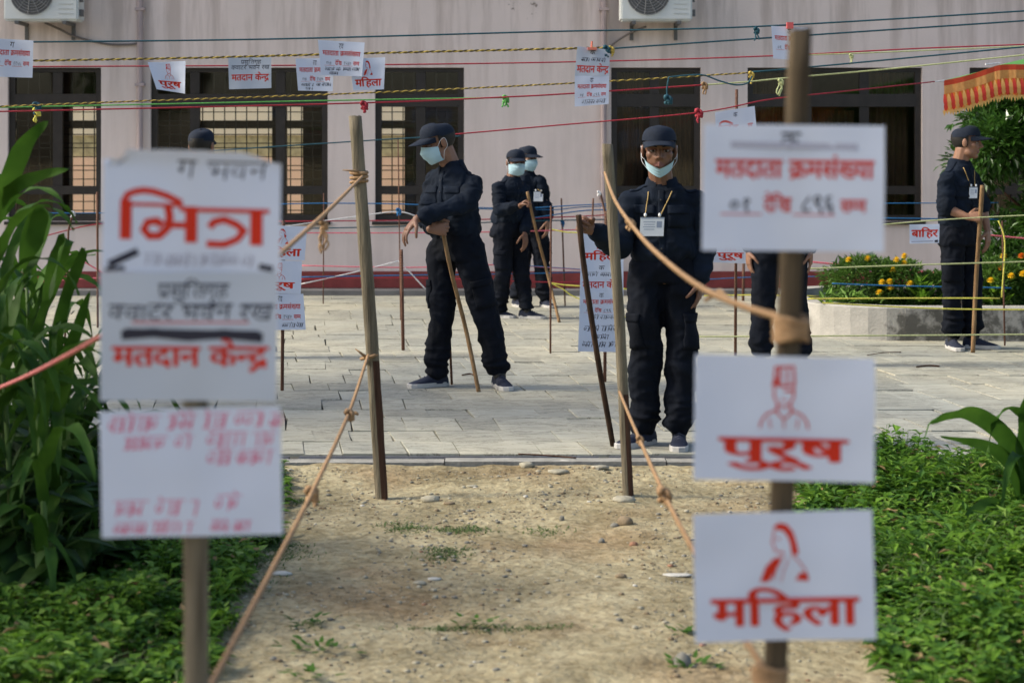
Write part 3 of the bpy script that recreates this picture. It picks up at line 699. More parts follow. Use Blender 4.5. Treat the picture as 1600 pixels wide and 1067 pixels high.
rope([(1045, 121, UY - .1), (1075, 118, UY - .1), (1100, 118, UY - .1), (1125, 127, UY - .1), (1150, 133, UY - .1), (1168, 130, UY - .1), (1175, 119, UY - .1)], 'teal', .006, 'drooping loop of dark teal rope between two knots')
# jute ropes from the leaning posts to the near stakes
def inv(p0, Y0, p1, Y1, pts):
    out = []; n = len(pts); tot = [0]
    for i in range(n - 1): tot.append(tot[-1] + math.hypot(pts[i + 1][0] - pts[i][0], pts[i + 1][1] - pts[i][1]))
    for i, p in enumerate(pts):
        t = tot[i] / tot[-1]; out.append((p[0], p[1], 1 / ((1 - t) / Y0 + t / Y1)))
    return out
j1 = rope(inv(0, PY - .04, 0, NY + .05, [(566, 276), (520, 322), (470, 368), (425, 408), (370, 455), (310, 505)]), 'jute', .0065, 'jute rope from the left leaning post up to the left near stake', twist=.05)
knot(506, 352, 5.5, 'jute', .006, 4, j1, 21, .08); 
b = MB()
for k in range(3): b.tube([PP(566 + 24 * math.cos(a), 272 + 6 * k + 5 * math.sin(a), PY - .045 * math.sin(a)) if False else PP(561, 270 + 7 * k, PY) + Vector((.036 * math.cos(a), .031 * math.sin(a), .004 * math.sin(a + k))) for a in np.linspace(0, 2 * math.pi, 17)], .008, 6)
b.tube([PP(560, 268, PY - .04), PP(548, 267, PY - .06), PP(535, 266, PY - .07)], [.008, .005, .002], 5)
b.build('post_wrap', rope_mat('jute'), j1, smooth=True)
j2 = rope(inv(0, PY - .04, 0, NY + .05, [(575, 555), (545, 645), (488, 768), (430, 880), (335, 1060), (308, 1115)]), 'jute', .0065, 'jute rope slanting down from the left leaning post to the left near stake foot', twist=.05)
knot(546, 648, 6.3, 'jute', .008, 2, j2, 22, .02); knot(487, 772, 5.1, 'jute', .009, 2, j2, 23, .035)
b = MB(); b.tube([PP(577, 557, PY) + Vector((.037 * math.cos(a), .031 * math.sin(a), .01 * math.cos(a))) for a in np.linspace(0, 2 * math.pi, 17)], .007, 6)
b.tube([PP(572, 558, PY - .04), PP(562, 550, PY - .05), PP(555, 545, PY - .05)], [.008, .005, .002], 5); b.tube([PP(546, 648, 7), PP(556, 645, 6.95), PP(560, 648, 6.95)], [.009, .008, .004], 5)
b.build('post_wrap', rope_mat('jute'), j2, smooth=True)
j3 = rope(inv(0, PY - .04, 0, NY + .02, [(945, 270), (962, 315), (1000, 368), (1045, 412), (1100, 452), (1165, 480), (1228, 498)]), 'jute', .0065, 'jute rope curving from the right leaning post down to the right near stake', twist=.05)
knot(985, 350, 6.3, 'jute', .008, 1, j3, 24, .02)
b = MB()
for k in range(5): b.tube([PP(1236, 500 + 7 * k, NY + .024) + Vector((.027 * math.cos(a), .024 * math.sin(a), .004 * math.sin(a * 2 + k))) for a in np.linspace(0, 2 * math.pi, 17)], .005, 6)
MB().tube([PP(1102, 470, 3.9), PP(1125, 455, 3.85), PP(1142, 468, 3.75)], [.004, .006, .003], 5).build('frayed_end', rope_mat('jute'), j3, smooth=True)
b.build('post_wrap', rope_mat('jute'), j3, smooth=True)
j4 = rope(inv(0, PY - .04, 0, NY + .02, [(968, 612), (990, 665), (1038, 772), (1088, 868), (1150, 975), (1200, 1055)]), 'jute', .0065, 'jute rope slanting down from the right leaning post to the right near stake foot', twist=.05)
knot(1038, 774, 4.9, 'jute', .009, 1, j4, 25, .02); knot(1000, 687, 6.2, 'jute', .006, 1, j4, 26, .02)
b = MB()
for k in range(4): b.tube([PP(1203, 1042 + 7 * k, NY + .024) + Vector((.027 * math.cos(a), .024 * math.sin(a), .004 * math.sin(a * 2 + k))) for a in np.linspace(0, 2 * math.pi, 17)], .005, 6)
b.build('post_wrap', rope_mat('jute'), j4, smooth=True)
rope([(-40, 622, 5.2), (40, 588, 4.6), (110, 552, 4.0), (160, 524, 3.7), (300, 455, 3.0)], 'orange', .0045, 'red and white twisted rope in front of the corn at left', c2='pink', twist=.035)
# low fence lines
FY = 16.4
LOW = [
 ([(40, 333), (160, 333), (300, 330), (440, 319), (627, 319), (770, 327), (900, 321), (950, 319)], 'blue', .006, 'uppermost blue cord of the low fence under the windows'),
 ([(430, 356), (560, 338), (622, 331), (655, 340)], 'white', .006, 'whitish cord rising to the blue knot on the thin rod'),
 ([(655, 322), (770, 325), (860, 328), (905, 324), (950, 322)], 'blue', .005, 'blue cord passing behind the man with the bent arm'),
 ([(430, 346), (700, 344), (860, 340), (950, 336)], 'red', .006, 'red cord of the low fence just below the sills'),
 ([(430, 358), (620, 354), (780, 347), (950, 343)], 'teal', .006, 'teal cord of the low fence below the red cord'),
 ([(470, 364), (625, 364), (800, 362), (960, 357)], 'pink', .006, 'pink cord of the low fence at knee height by the post'),
 ([(470, 415), (640, 418), (780, 414), (960, 425)], 'pink', .006, 'pink cord just above the red plinth'),
 ([(470, 433), (640, 430), (800, 428), (960, 424)], 'blue', .006, 'blue cord across the red plinth'),
 ([(470, 436), (640, 434), (860, 441), (960, 438)], 'red', .006, 'bright red cord across the plinth'),
 ([(470, 444), (560, 424), (622, 408)], 'white', .006, 'white cord slanting up to the thick rusty rod'),
 ([(622, 408), (640, 425), (665, 452)], 'white', .007, 'short white cord slanting down behind the nearest man'),
 ([(770, 412), (830, 416), (905, 421), (960, 425)], 'blue', .006, 'blue cord across the legs of the striding man'),
 ([(770, 340), (820, 342), (905, 330), (950, 328)], 'blue', .006, 'blue cord across the waist of the striding man'),
 ([(860, 358), (885, 363), (905, 364), (990, 372)], 'lemon', .006, 'upper yellow cord tied to the thin rod by the two men'),
 ([(860, 442), (880, 445), (905, 447), (985, 452)], 'lemon', .006, 'level yellow cord from the thin rod'),
 ([(860, 442), (880, 452), (905, 467), (1010, 505), (1146, 520)], 'lemon', .006, 'yellow cord slanting down from the thin rod to the sign stake'),
 ([(1100, 462), (1180, 461), (1280, 463)], 'lemon', .006, 'yellow cord behind the legs of the hidden man'),
 ([(1100, 437), (1180, 433), (1290, 432)], 'blue', .005, 'blue cord behind the right near stake'),
 ([(80, 395), (105, 397)], 'pink', .006, 'short pink cord tied to the rod beside the corn'),
 ([(105, 391), (130, 408), (165, 428), (210, 448)], 'pink', .007, 'pale pink cord drooping from the rod beside the corn'),
 ([(60, 372), (105, 360), (155, 350), (230, 347)], 'red', .006, 'red cord rising behind the corn leaves'),
 ([(60, 440), (160, 434), (260, 431)], 'pink', .005, 'salmon cord across the plinth behind the corn'),
]
for pts, c, r, lab in LOW: rope([(p[0], p[1], FY - (.9 if 'yellow' in lab else 0)) for p in pts], c, r, lab, sub=6)
RY = 13.15
RIGHT = [
 ([(1370, 352, RY), (1440, 346, RY), (1530, 340, RY), (1660, 334, RY)], 'pale', .005, 'yellow green cord at hand height of the man on the right'),
 ([(1260, 420, RY), (1400, 415, RY), (1660, 407, RY)], 'pale', .006, 'pale yellow green cord across the thighs of the man on the right'),
 ([(1262, 467, RY), (1400, 466, RY), (1562, 466, RY)], 'lemon', .006, 'level yellow cord just above the flower bed rim'),
 ([(1285, 473, RY), (1390, 479, RY), (1500, 483, RY), (1660, 484, RY)], 'lemon', .006, 'yellow cord sloping along the flower bed rim'),
 ([(1080, 526, RY), (1280, 525, RY), (1660, 522, RY)], 'pale', .006, 'lowest pale green cord at ankle height'),
 ([(1560, 345, RY), (1570, 380, RY), (1565, 465, RY)], 'lemon', .006, 'yellow cord hanging down the thin rod at right'),
 ([(1370, 318, 15.5), (1560, 317, 15.5)], 'blue', .005, 'short upper blue cord beside the right window'),
 ([(1370, 341, 15.5), (1560, 343, 15.5)], 'blue', .007, 'thicker blue cord below the right window'),
 ([(1265, 409, 17.3), (1330, 415, 17.3), (1425, 423, 17.3), (1480, 428, 17.3), (1580, 434, 17.3)], 'pink', .010, 'thick pink cord behind the flower bed'),
 ([(1540, 367, 14.0), (1660, 378, 14.0)], 'pink', .007, 'pink cord in front of the large shrub'),
 ([(1300, 443, 14.4), (1380, 446, 14.4), (1470, 448, 14.4), (1580, 450, 14.4)], 'blue', .006, 'blue cord threaded through the marigolds'),
]
for pts, c, r, lab in RIGHT: rope(pts, c, r, lab, sub=6)
# ---- steel rods
M_rust = mat('rusty_steel', (.075, .03, .018), .85, col2=(.16, .08, .05), scale=30, bump=.5, bscale=200, stretch=(1, 1, .4))
def rod(pts, r, label, ribs=True, tip=None):
    w_ = px_path(pts); b = MB(); b.tube(w_, r, 7)
    if ribs:
        L = (w_[-1] - w_[0]).length; n = int(L / .02)
        for i in range(1, n):
            q = i / n * (len(w_) - 1); a = min(int(q), len(w_) - 2); p = w_[a].lerp(w_[a + 1], q - a); d = (w_[a + 1] - w_[a]).normalized()
            b.tube([p - d * .003, p + d * .003], r * 1.18, 6)
    o = b.build('steel_rod', M_rust, None, smooth=True); tag(o, label, 'steel rod', 'steel rods holding the cords')
    if tip: knot(tip[0], tip[1], pts[-1][2], 'white', .008, 1, o, 31, .03)
    return o
def gpt(px, py): return (px, py, YG(py))
def vrod(x0, yb, x1, yt, r, label, **k): return rod([(x0, yb, YG(yb)), (x1, yt, YG(yb))], r, label, **k)
rod([(101, 548, YG(546)), (105, 440, YG(546)), (107, 360, YG(546)), (114, 333, YG(546))], .008, 'bent thin rod standing beside the corn', tip=(114, 334))
vrod(153, 512, 152, 300, .010, 'grey upright rod just left of the left near signs')
vrod(505, 475, 506, 302, .006, 'thin rod between the left stake signs and the leaning post')
vrod(630, 547, 627, 390, .013, 'thick rusty rod left of the man with the bent arm')
o = vrod(626, 500, 622, 215, .0055, 'tall thin rod with a blue knot beside the drooping hand'); knot(623, 330, YG(500), 'blue', .011, 2, o, 32, .04)
vrod(706, 601, 700, 470, .008, 'thin rod between the legs of the man with the bent arm')
vrod(860, 552, 861, 322, .0075, 'thin rod with yellow cords right of the two far men')
o = vrod(883, 478, 877, 310, .008, 'thin dark rod with a blue knot behind the fist'); knot(879, 348, YG(478), 'blue', .009, 2, o, 33, .04)
rod([(923, 400, 15.8), (927, 310, 15.8)], .008, 'short dark rod tip above the tall sign strip')
rod([(950, 420, 15.4), (947, 340, 15.4), (938, 301, 15.4)], .009, 'bent rod with a white tip beside the right leaning post', tip=(936, 302))
vrod(1570, 540, 1566, 345, .007, 'thin rod carrying yellow cords at the right edge')
vrod(1161, 470, 1162, 410, .014, 'dark short rod behind the red sign stake')

# ---- sheets hanging from the ropes
SG = 'voter signs hanging from the upper ropes'
sheet('paper_sign', [(-14, 60), (53, 64), (51, 122), (-18, 120)], UY - .02, C_serial('०१', '११५५', 'ग'), 'white voter number sheet cut by the left picture edge', group=SG, seed=20, curl=.01)
sheet('paper_sign', [(232, 98), (291, 96), (290, 147), (246, 140)], UY - .02, C_man, 'curled sheet with a red drawing of a man above the wide window', group=SG, seed=21, curl=.03)
sheet('paper_sign', [(357, 91), (424, 90), (424, 138), (358, 140)], UY - .02, [H('प्रसुतिगृह', .28, .75, .80, .92, 'k', 0), H('क्वाटर भवन रख', .06, .95, .62, .75, 'k', 0), T(KENDRA, .07, .94, .27, .46)], 'greyish sheet with two handwritten lines over one red line', group=SG, seed=22, mat_=M_paper2)
C3 = C_serial('०५७', '१५४०', 'रव')[0:] + [('x', .10, .45, .14, .22, 'k', .014), ('x', .52, .92, .16, .24, 'k', .014), ('x', .2, .4, .03, .10, 'k', .014)]
sheet('paper_sign', [(462, 92), (522, 91), (520, 143), (466, 142)], UY - .01, C3, 'lower left sheet of the overlapping trio on the yellow rope', group=SG, seed=23, curl=.012)
sheet('paper_sign', [(546, 92), (602, 90), (600, 140), (552, 142)], UY - .015, C_wom, 'sheet with a red drawing of a woman right of the overlapping trio', group=SG, seed=24, curl=.012)
sheet('paper_sign', [(497, 63), (570, 67), (566, 120), (502, 118)], UY - .05, C3, 'upper sheet of the overlapping trio, pinned on the teal rope', group=SG, seed=25, curl=.012)
tl = empty('paper_sign', PP(925, 166, UY)); tag(tl, 'tall pair of joined sheets with orange peg beside the dark window', 'paper sign', SG)
sheet('u', [(902, 73), (953, 78), (952, 119), (898, 119)], UY - .02, [H('क', .40, .55, .76, .92, 'k', 0), ('x', .14, .86, .52, .64, 'k', .02), T(KENDRA, .05, .97, .12, .36)], None, parent=tl, seed=26, mat_=M_paper2)
sheet('l', [(898, 119), (952, 119), (951, 163), (898, 167)], UY - .021, C_serial('०४', '८९६', 'क') + [('x', .2, .9, .06, .18, 'k', .014)], None, parent=tl, seed=27)
MB().box(PP(918, 0, UY).x, PP(932, 0, UY).x, UY - .05, UY - .005, PP(0, 79, UY).z, PP(0, 75, UY).z).tube([PP(924, 76, UY - .03), PP(925, 65, UY - .03)], .008, 6).build('peg', mat('orange_peg', (.62, .18, .12), .5), tl)
t7 = sheet('paper_sign', [(1205, 41), (1262, 44), (1262, 96), (1208, 92)], UY - .02, C_serial('०१', '८९६', 'क'), 'small voter sheet partly hidden by the top of the right near stake', group=SG, seed=28)
MB().box(PP(1228, 0, UY).x, PP(1238, 0, UY).x, UY - .05, UY - .015, PP(0, 46, UY).z, PP(0, 36, UY).z).build('peg', mat('red_peg', (.6, .1, .1), .5), t7)
# ---- sheets on rods in the courtyard
def rodsign(px, yb, yt, label, sheets, r=.011):
    Y = YG(yb); o = empty('sign_stake', PP(px, yb, Y)); tag(o, label, 'sign')
    b = MB(); b.tube([PP(px, yb, Y), PP(px + 2, yt, Y)], r, 7); n = 60
    for i in range(1, n): b.tube([PP(px + 2 * i / n, yb + (yt - yb) * i / n, Y), PP(px + 2 * i / n, yb + (yt - yb) * i / n - .8, Y)], r * 1.15, 6)
    b.build('rod', M_rust, o, smooth=True)
    for k, (q, ct, m) in enumerate(sheets): sheet('s', q, Y - .018 - .002 * k, ct, None, parent=o, seed=40 + k + px, mat_=m)
    return o
rodsign(441, 610, 345, 'rod with three stacked sheets half hidden behind the left near signs', [
    ([(404, 352), (480, 354), (476, 407), (402, 405)], C_wom, None), ([(402, 406), (472, 408), (470, 459), (401, 458)], C_man, None), ([(401, 459), (474, 459), (478, 515), (403, 516)], C_serial('०५७', '१५४०', 'रव') + [('x', .5, .95, .08, .18, 'k', .014)], None)])
rodsign(945, 597, 330, 'rod with a tall strip of joined sheets behind the leaning wooden post', [
    ([(908, 362), (976, 362), (974, 412), (907, 412)], C_wom, None), ([(907, 412), (974, 412), (974, 455), (906, 455)], [H('क', .42, .55, .78, .92, 'k', 0), ('x', .1, .9, .55, .68, 'k', .02), T(KENDRA, .06, .95, .12, .34)], None),
    ([(906, 455), (974, 455), (974, 502), (905, 502)], C_serial('०१', '८९६', 'क') + [('x', .2, .9, .08, .2, 'k', .014)], None), ([(905, 502), (974, 502), (973, 550), (903, 549)], [('x', .1, .95, .68, .84, 'k', .02), ('x', .36, .7, .42, .55, 'k', .02), ('x', .08, .95, .16, .30, 'k', .02)], None)])
rodsign(1149, 556, 140, 'tall rod with red lettered sheets behind the right near signs', [
    ([(1117, 176), (1179, 166), (1184, 222), (1120, 230)], [H('क', .45, .55, .78, .9, 'k', 0), ('i', BHI, .08, .92, .20, .70, 'r')], None), ([(1113, 365), (1170, 362), (1170, 412), (1112, 410)], C_man, None)])
sheet('paper_sign', [(1421, 351), (1468, 350), (1467, 380), (1421, 381)], RY - .03, [T(BAHIR, .08, .94, .34, .70, 'r', .03), ('l', [(.06, .10), (.8, .12)], .05, 'g'), ('l', [(.85, .1), (.96, .12)], .12, 'k')], 'small sheet with one red word left of the man on the right', seed=60)

# ------------------------------------------------------------------ people
def rcone(p0, r0, p1, r1, n=12, flat=None):
    p0, p1 = Vector(p0), Vector(p1); d = p1 - p0; L = d.length
    d = d / L if L > 1e-6 else Vector((0, 0, 1)); u, w_ = frame_of(d)
    if flat: # flat = (direction, factor)
        fd = Vector(flat[0]); fd = (fd - d * fd.dot(d)).normalized(); u = fd; w_ = d.cross(u); fu = flat[1]
    else: fu = 1
    v = [p0 - d * r0 * (fu if flat else 1)]; f = []
    rings = []
    for a in (-60, -30, 0): rings.append((p0 + d * r0 * math.sin(math.radians(a)), r0 * math.cos(math.radians(a))))
    for a in (0, 30, 60): rings.append((p1 + d * r1 * math.sin(math.radians(a)), r1 * math.cos(math.radians(a))))
    for c, r in rings:
        for j in range(n):
            a = 2 * math.pi * j / n; v.append(c + u * math.cos(a) * r * fu + w_ * math.sin(a) * r)
    v.append(p1 + d * r1); k = len(rings)
    for j in range(n): f.append((0, 1 + (j + 1) % n, 1 + j))
    for i in range(k - 1):
        for j in range(n): a = 1 + i * n; f.append((a + j, a + (j + 1) % n, a + n + (j + 1) % n, a + n + j))
    a = 1 + (k - 1) * n
    for j in range(n): f.append((a + j, a + (j + 1) % n, len(v) - 1))
    return v, f
def ellip(c, X, Y_, Z, nu=16, nv=10):
    """closed ellipsoid with half axis vectors X, Y, Z"""
    c = Vector(c); v = [c - Z]; f = []
    for i in range(1, nv):
        p = -math.pi / 2 + math.pi * i / nv
        for j in range(nu):
            a = 2 * math.pi * j / nu; v.append(c + (X * math.cos(a) + Y_ * math.sin(a)) * math.cos(p) + Z * math.sin(p))
    v.append(c + Z)
    for j in range(nu): f.append((0, 1 + (j + 1) % nu, 1 + j))
    for i in range(nv - 2):
        for j in range(nu): a = 1 + i * nu; f.append((a + j, a + (j + 1) % nu, a + nu + (j + 1) % nu, a + nu + j))
    a = 1 + (nv - 2) * nu
    for j in range(nu): f.append((a + j, a + (j + 1) % nu, len(v) - 1))
    return v, f
def loft(secs, n=24, e=2.4, cap=True):
    """secs: (centre, xvec, yvec) superellipse rings"""
    v = []; f = []
    for c, X, Y_ in secs:
        for j in range(n):
            a = 2 * math.pi * j / n; ca, sa = math.cos(a), math.sin(a)
            v.append(Vector(c) + X * math.copysign(abs(ca) ** (2 / e), ca) + Y_ * math.copysign(abs(sa) ** (2 / e), sa))
    for i in range(len(secs) - 1):
        for j in range(n): f.append((i * n + j, i * n + (j + 1) % n, (i + 1) * n + (j + 1) % n, (i + 1) * n + j))
    if cap: f.append(tuple(range(n))[::-1]); f.append(tuple((len(secs) - 1) * n + j for j in range(n)))
    return v, f
def fuse(parts, voxel, smooth=3, name='body', wrinkle=None):
    """one continuous surface out of overlapping closed shapes"""
    b = MB()
    for v, f in parts: b.add(v, f)
    me = b.mesh('tmp'); o = bpy.data.objects.new('tmp', me); COL.objects.link(o)
    m = o.modifiers.new('r', 'REMESH'); m.mode = 'VOXEL'; m.voxel_size = voxel; m.use_smooth_shade = True
    if smooth: s_ = o.modifiers.new('s', 'SMOOTH'); s_.factor = .5; s_.iterations = smooth
    dg = bpy.context.evaluated_depsgraph_get(); out = bpy.data.meshes.new_from_object(o.evaluated_get(dg)); out.name = name
    bpy.data.objects.remove(o); bpy.data.meshes.remove(me)
    if wrinkle:
        n = len(out.vertices); co = np.empty(n * 3); out.vertices.foreach_get('co', co); co = co.reshape(-1, 3)
        no = np.empty(n * 3); out.vertices.foreach_get('normal', no); no = no.reshape(-1, 3)
        d = np.array([wrinkle(Vector(p)) for p in co]); co += no * d[:, None]
        out.vertices.foreach_set('co', co.ravel())
    out.polygons.foreach_set('use_smooth', [True] * len(out.polygons)); out.update()
    return out
def ridged(p, sc_, seed):
    q = Vector((p.x * sc_[0] + seed, p.y * sc_[1] - seed, p.z * sc_[2] + seed * 2))
    q = q + .45 * Vector((noise.noise(q * .7), noise.noise(q * .7 + Vector((5, 1, 2))), noise.noise(q * .7 + Vector((1, 7, 3)))))
    return 1 - 2.2 * abs(noise.noise(q))
M_skin = mat('skin', (0.235, 0.120, 0.072), .5, var=.12, scale=18, spec=.4)
M_skin2 = mat('dark_skin', (0.165, 0.080, 0.048), .5, var=.12, scale=18, spec=.4)
M_lip = mat('lip', (0.17, 0.07, 0.055), .5)
M_hair = mat('black_hair', (0.008, 0.007, 0.006), .6, var=.3, scale=60)
M_navy = mat('navy_cloth', (0.0070, 0.0112, 0.0200), .85, var=.45, scale=4, bump=.35, bscale=22, spec=.12)
M_navy2 = mat('navy_trouser', (0.0046, 0.0064, 0.0112), .85, var=.45, scale=4, bump=.35, bscale=22, spec=.12)
M_cap = mat('navy_cap', (0.008, 0.0135, 0.026), .85, var=.15, scale=12, bump=.2, bscale=80, spec=.25)
M_belt = mat('black_belt', (0.008, 0.008, 0.009), .5)
M_shoe = mat('navy_canvas', (0.010, 0.015, 0.034), .8, var=.2, scale=30, bump=.3, bscale=300)
M_sole = mat('pale_sole', (0.42, 0.41, 0.39), .7, var=.15, scale=14)
M_lace = mat('shoe_lace', (0.05, 0.055, 0.08), .8)
M_mask = mat('mask_cloth', (0.42, 0.62, 0.70), .8, var=.05, scale=20, trans=.15)
M_strap = mat('mask_strap', (0.75, 0.76, 0.76), .7)
M_card = mat('id_card', (0.72, 0.75, 0.78), .5)
M_cardp = mat('id_print', (0.28, 0.33, 0.42), .6)
M_lany = mat('lanyard', (0.42, 0.28, 0.10), .7)
M_eye = mat('eye_white', (0.22, 0.20, 0.185), .3)
M_iris = mat('iris', (0.01, 0.007, 0.005), .2)

def hand_parts(wr, d, palm_n, side, curl, k=1.0, thumb=None, spread=.0):
    """wrist point, finger direction, palm normal (way the palm faces), thumb side"""
    d = Vector(d).normalized(); pn = Vector(palm_n); pn = (pn - d * pn.dot(d)).normalized(); s_ = Vector(side); s_ = (s_ - d * s_.dot(d) - pn * s_.dot(pn)).normalized()
    P = []
    pal = wr + d * .085 * k
    P.append(loft([(wr - d * .01, s_ * .024 * k, pn * .018 * k), (wr + d * .02 * k, s_ * .030 * k, pn * .018 * k), (wr + d * .06 * k, s_ * .040 * k, pn * .016 * k), (wr + d * .088 * k, s_ * .040 * k, pn * .013 * k)], 14))
    L = [(.040, .025, .019), (.046, .029, .021), (.043, .027, .020), (.033, .020, .017)]
    for i in range(4):
        off = (1.5 - i) * .0205 * k
        p = pal + s_ * off - d * abs(i - 1.2) * .004 * k; a = 0.0; dd = d + s_ * spread * (1.5 - i)
        dd.normalize()
        for q in range(3):
            a += math.radians(curl[q] * (1 + .07 * (i - 1)))
            e = p + (dd * math.cos(a) + pn * math.sin(a)) * L[i][q] * k
            r = (.0092, .0085, .0078)[q] * k; P.append(rcone(p, r, e, r * .92, 8)); p = e
    t0 = wr + d * .025 * k + s_ * .028 * k
    ta = thumb or (.55, .75, .35)
    td = (d * ta[0] + s_ * ta[1] + pn * ta[2]).normalized(); t1 = t0 + td * .045 * k
    td2 = (d * (ta[0] + .5) + s_ * (ta[1] - .45) + pn * (ta[2] + .35)).normalized(); t2 = t1 + td2 * .032 * k
    td3 = (d * (ta[0] + .4) + s_ * (ta[1] - .8) + pn * (ta[2] + .6)).normalized(); t3 = t2 + td3 * .024 * k
    P += [rcone(t0, .016 * k, t1, .0115 * k, 8), rcone(t1, .011 * k, t2, .0095 * k, 8), rcone(t2, .0095 * k, t3, .008 * k, 8)]
    return P

class Fr:
    """local frame: x right, y forward, z up"""
    def __init__(s, o, fwd, up, k=1.0):
        s.o = Vector(o); s.y = Vector(fwd).normalized(); u = Vector(up); s.z = (u - s.y * u.dot(s.y)).normalized(); s.x = s.y.cross(s.z); s.k = k
    def __call__(s, x, y, z): return s.o + (s.x * x + s.y * y + s.z * z) * s.k
    def vec(s, x, y, z): return (s.x * x + s.y * y + s.z * z) * s.k

def person(label, Y0, k, J, face, chest, cap_label=None, up=(0, 0, 1), mask=None, hands=None, toes=None, badge=None, sleeve='long', voxel=.0042, skin=None, seed=1, detail=True, leg=1.0, roll=False):
    skin = skin or M_skin
    P = {n: PP(q[0], q[1], Y0 + (q[2] if len(q) > 2 else 0)) for n, q in J.items()}
    base = Vector((P['pel'].x, Y0, 0)); root = empty('person', base); tag(root, label, 'person', 'men in dark blue uniform')
    chest = Vector(chest).normalized(); hk = k * 1.10; hf = Fr(P['head'], face, up, hk)
    zax = Vector((0, 0, 1)); lat = chest.cross(zax).normalized()   # wearer's right is +lat? chest x up = right side of wearer
    spine = (P['neck'] - P['pel'])
    # ---- body: head, neck, trunk, arms and hands in one skin
    B = []
    E3 = lambda c, rx, ry, rz: B.append(ellip(hf(*c), hf.vec(rx, 0, 0), hf.vec(0, ry, 0), hf.vec(0, 0, rz)))
    C3 = lambda a, ra, c, rc: B.append(rcone(hf(*a), ra * hk, hf(*c), rc * hk, 10))
    E3((0, -.014, .024), .074, .094, .075); E3((0, .022, -.035), .060, .066, .083); E3((0, .055, -.098), .027, .026, .020)
    for s_ in (-1, 1):
        E3((s_ * .039, .044, -.022), .025, .030, .026); E3((s_ * .042, .018, -.072), .019, .038, .028); E3((s_ * .079, -.008, -.008), .009, .019, .032)
        C3((s_ * .010, .084, .020), .012, (s_ * .048, .066, .018), .012); E3((s_ * .0115, .089, -.035), .009, .012, .009)
    C3((0, .082, .010), .0085, (0, .105, -.030), .0105); C3((-.018, .075, -.062), .0065, (.018, .075, -.062), .0065); C3((0, .083, -.060), .0065, (0, .081, -.074), .008); C3((-.013, .076, -.074), .0075, (.013, .076, -.074), .0075)
    nb = P['neck']; B.append(rcone(hf(0, -.024, -.050), .062 * k, nb - Vector((0, 0, .03)), .066 * k))
    B.append(loft([(P['pel'] - zax * .10, lat * .12 * k, chest * .08 * k), (P['pel'] + spine * .4, lat * .115 * k, chest * .075 * k), (P['pel'] + spine * .85, lat * .10 * k, chest * .070 * k), (nb - spine * .02, lat * .06 * k, chest * .055 * k)], 18))
    for s_ in 'LR':
        sh, el, wr = P['sh' + s_], P['el' + s_], P['wr' + s_]
        B += [rcone(nb - spine * .22, .04 * k, sh, .036 * k), rcone(sh, .038 * k, el, .036 * k), rcone(el, .037 * k, el.lerp(wr, .35), .038 * k), rcone(el.lerp(wr, .35), .038 * k, wr, .025 * k)]
        h = (hands or {}).get(s_)
        if h: B += hand_parts(wr, h['d'], h['n'], h['s'], h['c'], k * 1.08, h.get('t'), h.get('sp', 0))
    for s_ in 'LR': B.append(rcone(P['pel'] + (P['hip' + s_] - P['pel']) * .7, .07 * k, P['kn' + s_].lerp(P['hip' + s_], .5), .055 * k))
    me = fuse(B, voxel, 2, 'body')
    me.materials.append(skin); me.materials.append(M_lip)
    lc = hf(0, .09, -.068); ly = hf.x
    mi = [0] * len(me.polygons)
    for p in me.polygons:
        q = (p.center - lc) / hk
        if abs(q.dot(hf.x)) < .026 and abs(q.dot(hf.z)) < .0135 - abs(q.dot(hf.x)) * .3 and abs(q.dot(hf.y)) < .03: mi[p.index] = 1
    me.polygons.foreach_set('material_index', mi)
    body = link('body', me, None, root)
    if detail:
        for s_ in (-1, 1):
            e = MB(); e.add(*ellip(hf(s_ * .031, .0695, -.003), hf.vec(.0145, 0, 0), hf.vec(0, .0130, 0), hf.vec(0, 0, .0060))); eo = e.build('eye', M_eye, body, True)
            MB().add(*ellip(hf(s_ * .031, .0795, -.003), hf.vec(.0062, 0, 0), hf.vec(0, .0045, 0), hf.vec(0, 0, .0062))).build('iris', M_iris, body, True)
            MB().tube([hf(s_ * .013, .0960, .0155), hf(s_ * .031, .0895, .0215), hf(s_ * .054, .070, .0145)], [.0036 * k, .0042 * k, .002 * k], 6).build('eyebrow', M_hair, body, True)
            MB().tube([hf(s_ * .016, .0815, .0015), hf(s_ * .031, .0845, .0065), hf(s_ * .047, .0745, .0010)], [.0026 * k] * 3, 6).build('eyelid', M_lip, body, True)
    # ---- hair: shell from the temples round the back, under the cap
    hv = []; hfc = []; nu, nv = 28, 8
    for j in range(nv + 1):
        for i in range(nu + 1):
            a = math.radians(-18 + 216 * i / nu) + math.pi; ez = -.062 + .11 * j / nv + (.040 if (i < 4 or i > nu - 4) and j < 2 else 0) + (.006 * math.sin(i * 2.3) if j == 0 else 0)
            rz = math.sqrt(max(.05, 1 - ((ez - .03) / .096) ** 2)); hv.append(hf(.0795 * rz * math.cos(a), -.014 + .1 * rz * math.sin(a), ez))
    for j in range(nv):
        for i in range(nu): a = j * (nu + 1) + i; hfc.append((a, a + 1, a + nu + 2, a + nu + 1))
    MB().add(hv, hfc).build('hair', M_hair, root, True)
    # ---- cap: crown and brim
    cv = []; cf = []; nu, nv = 30, 9
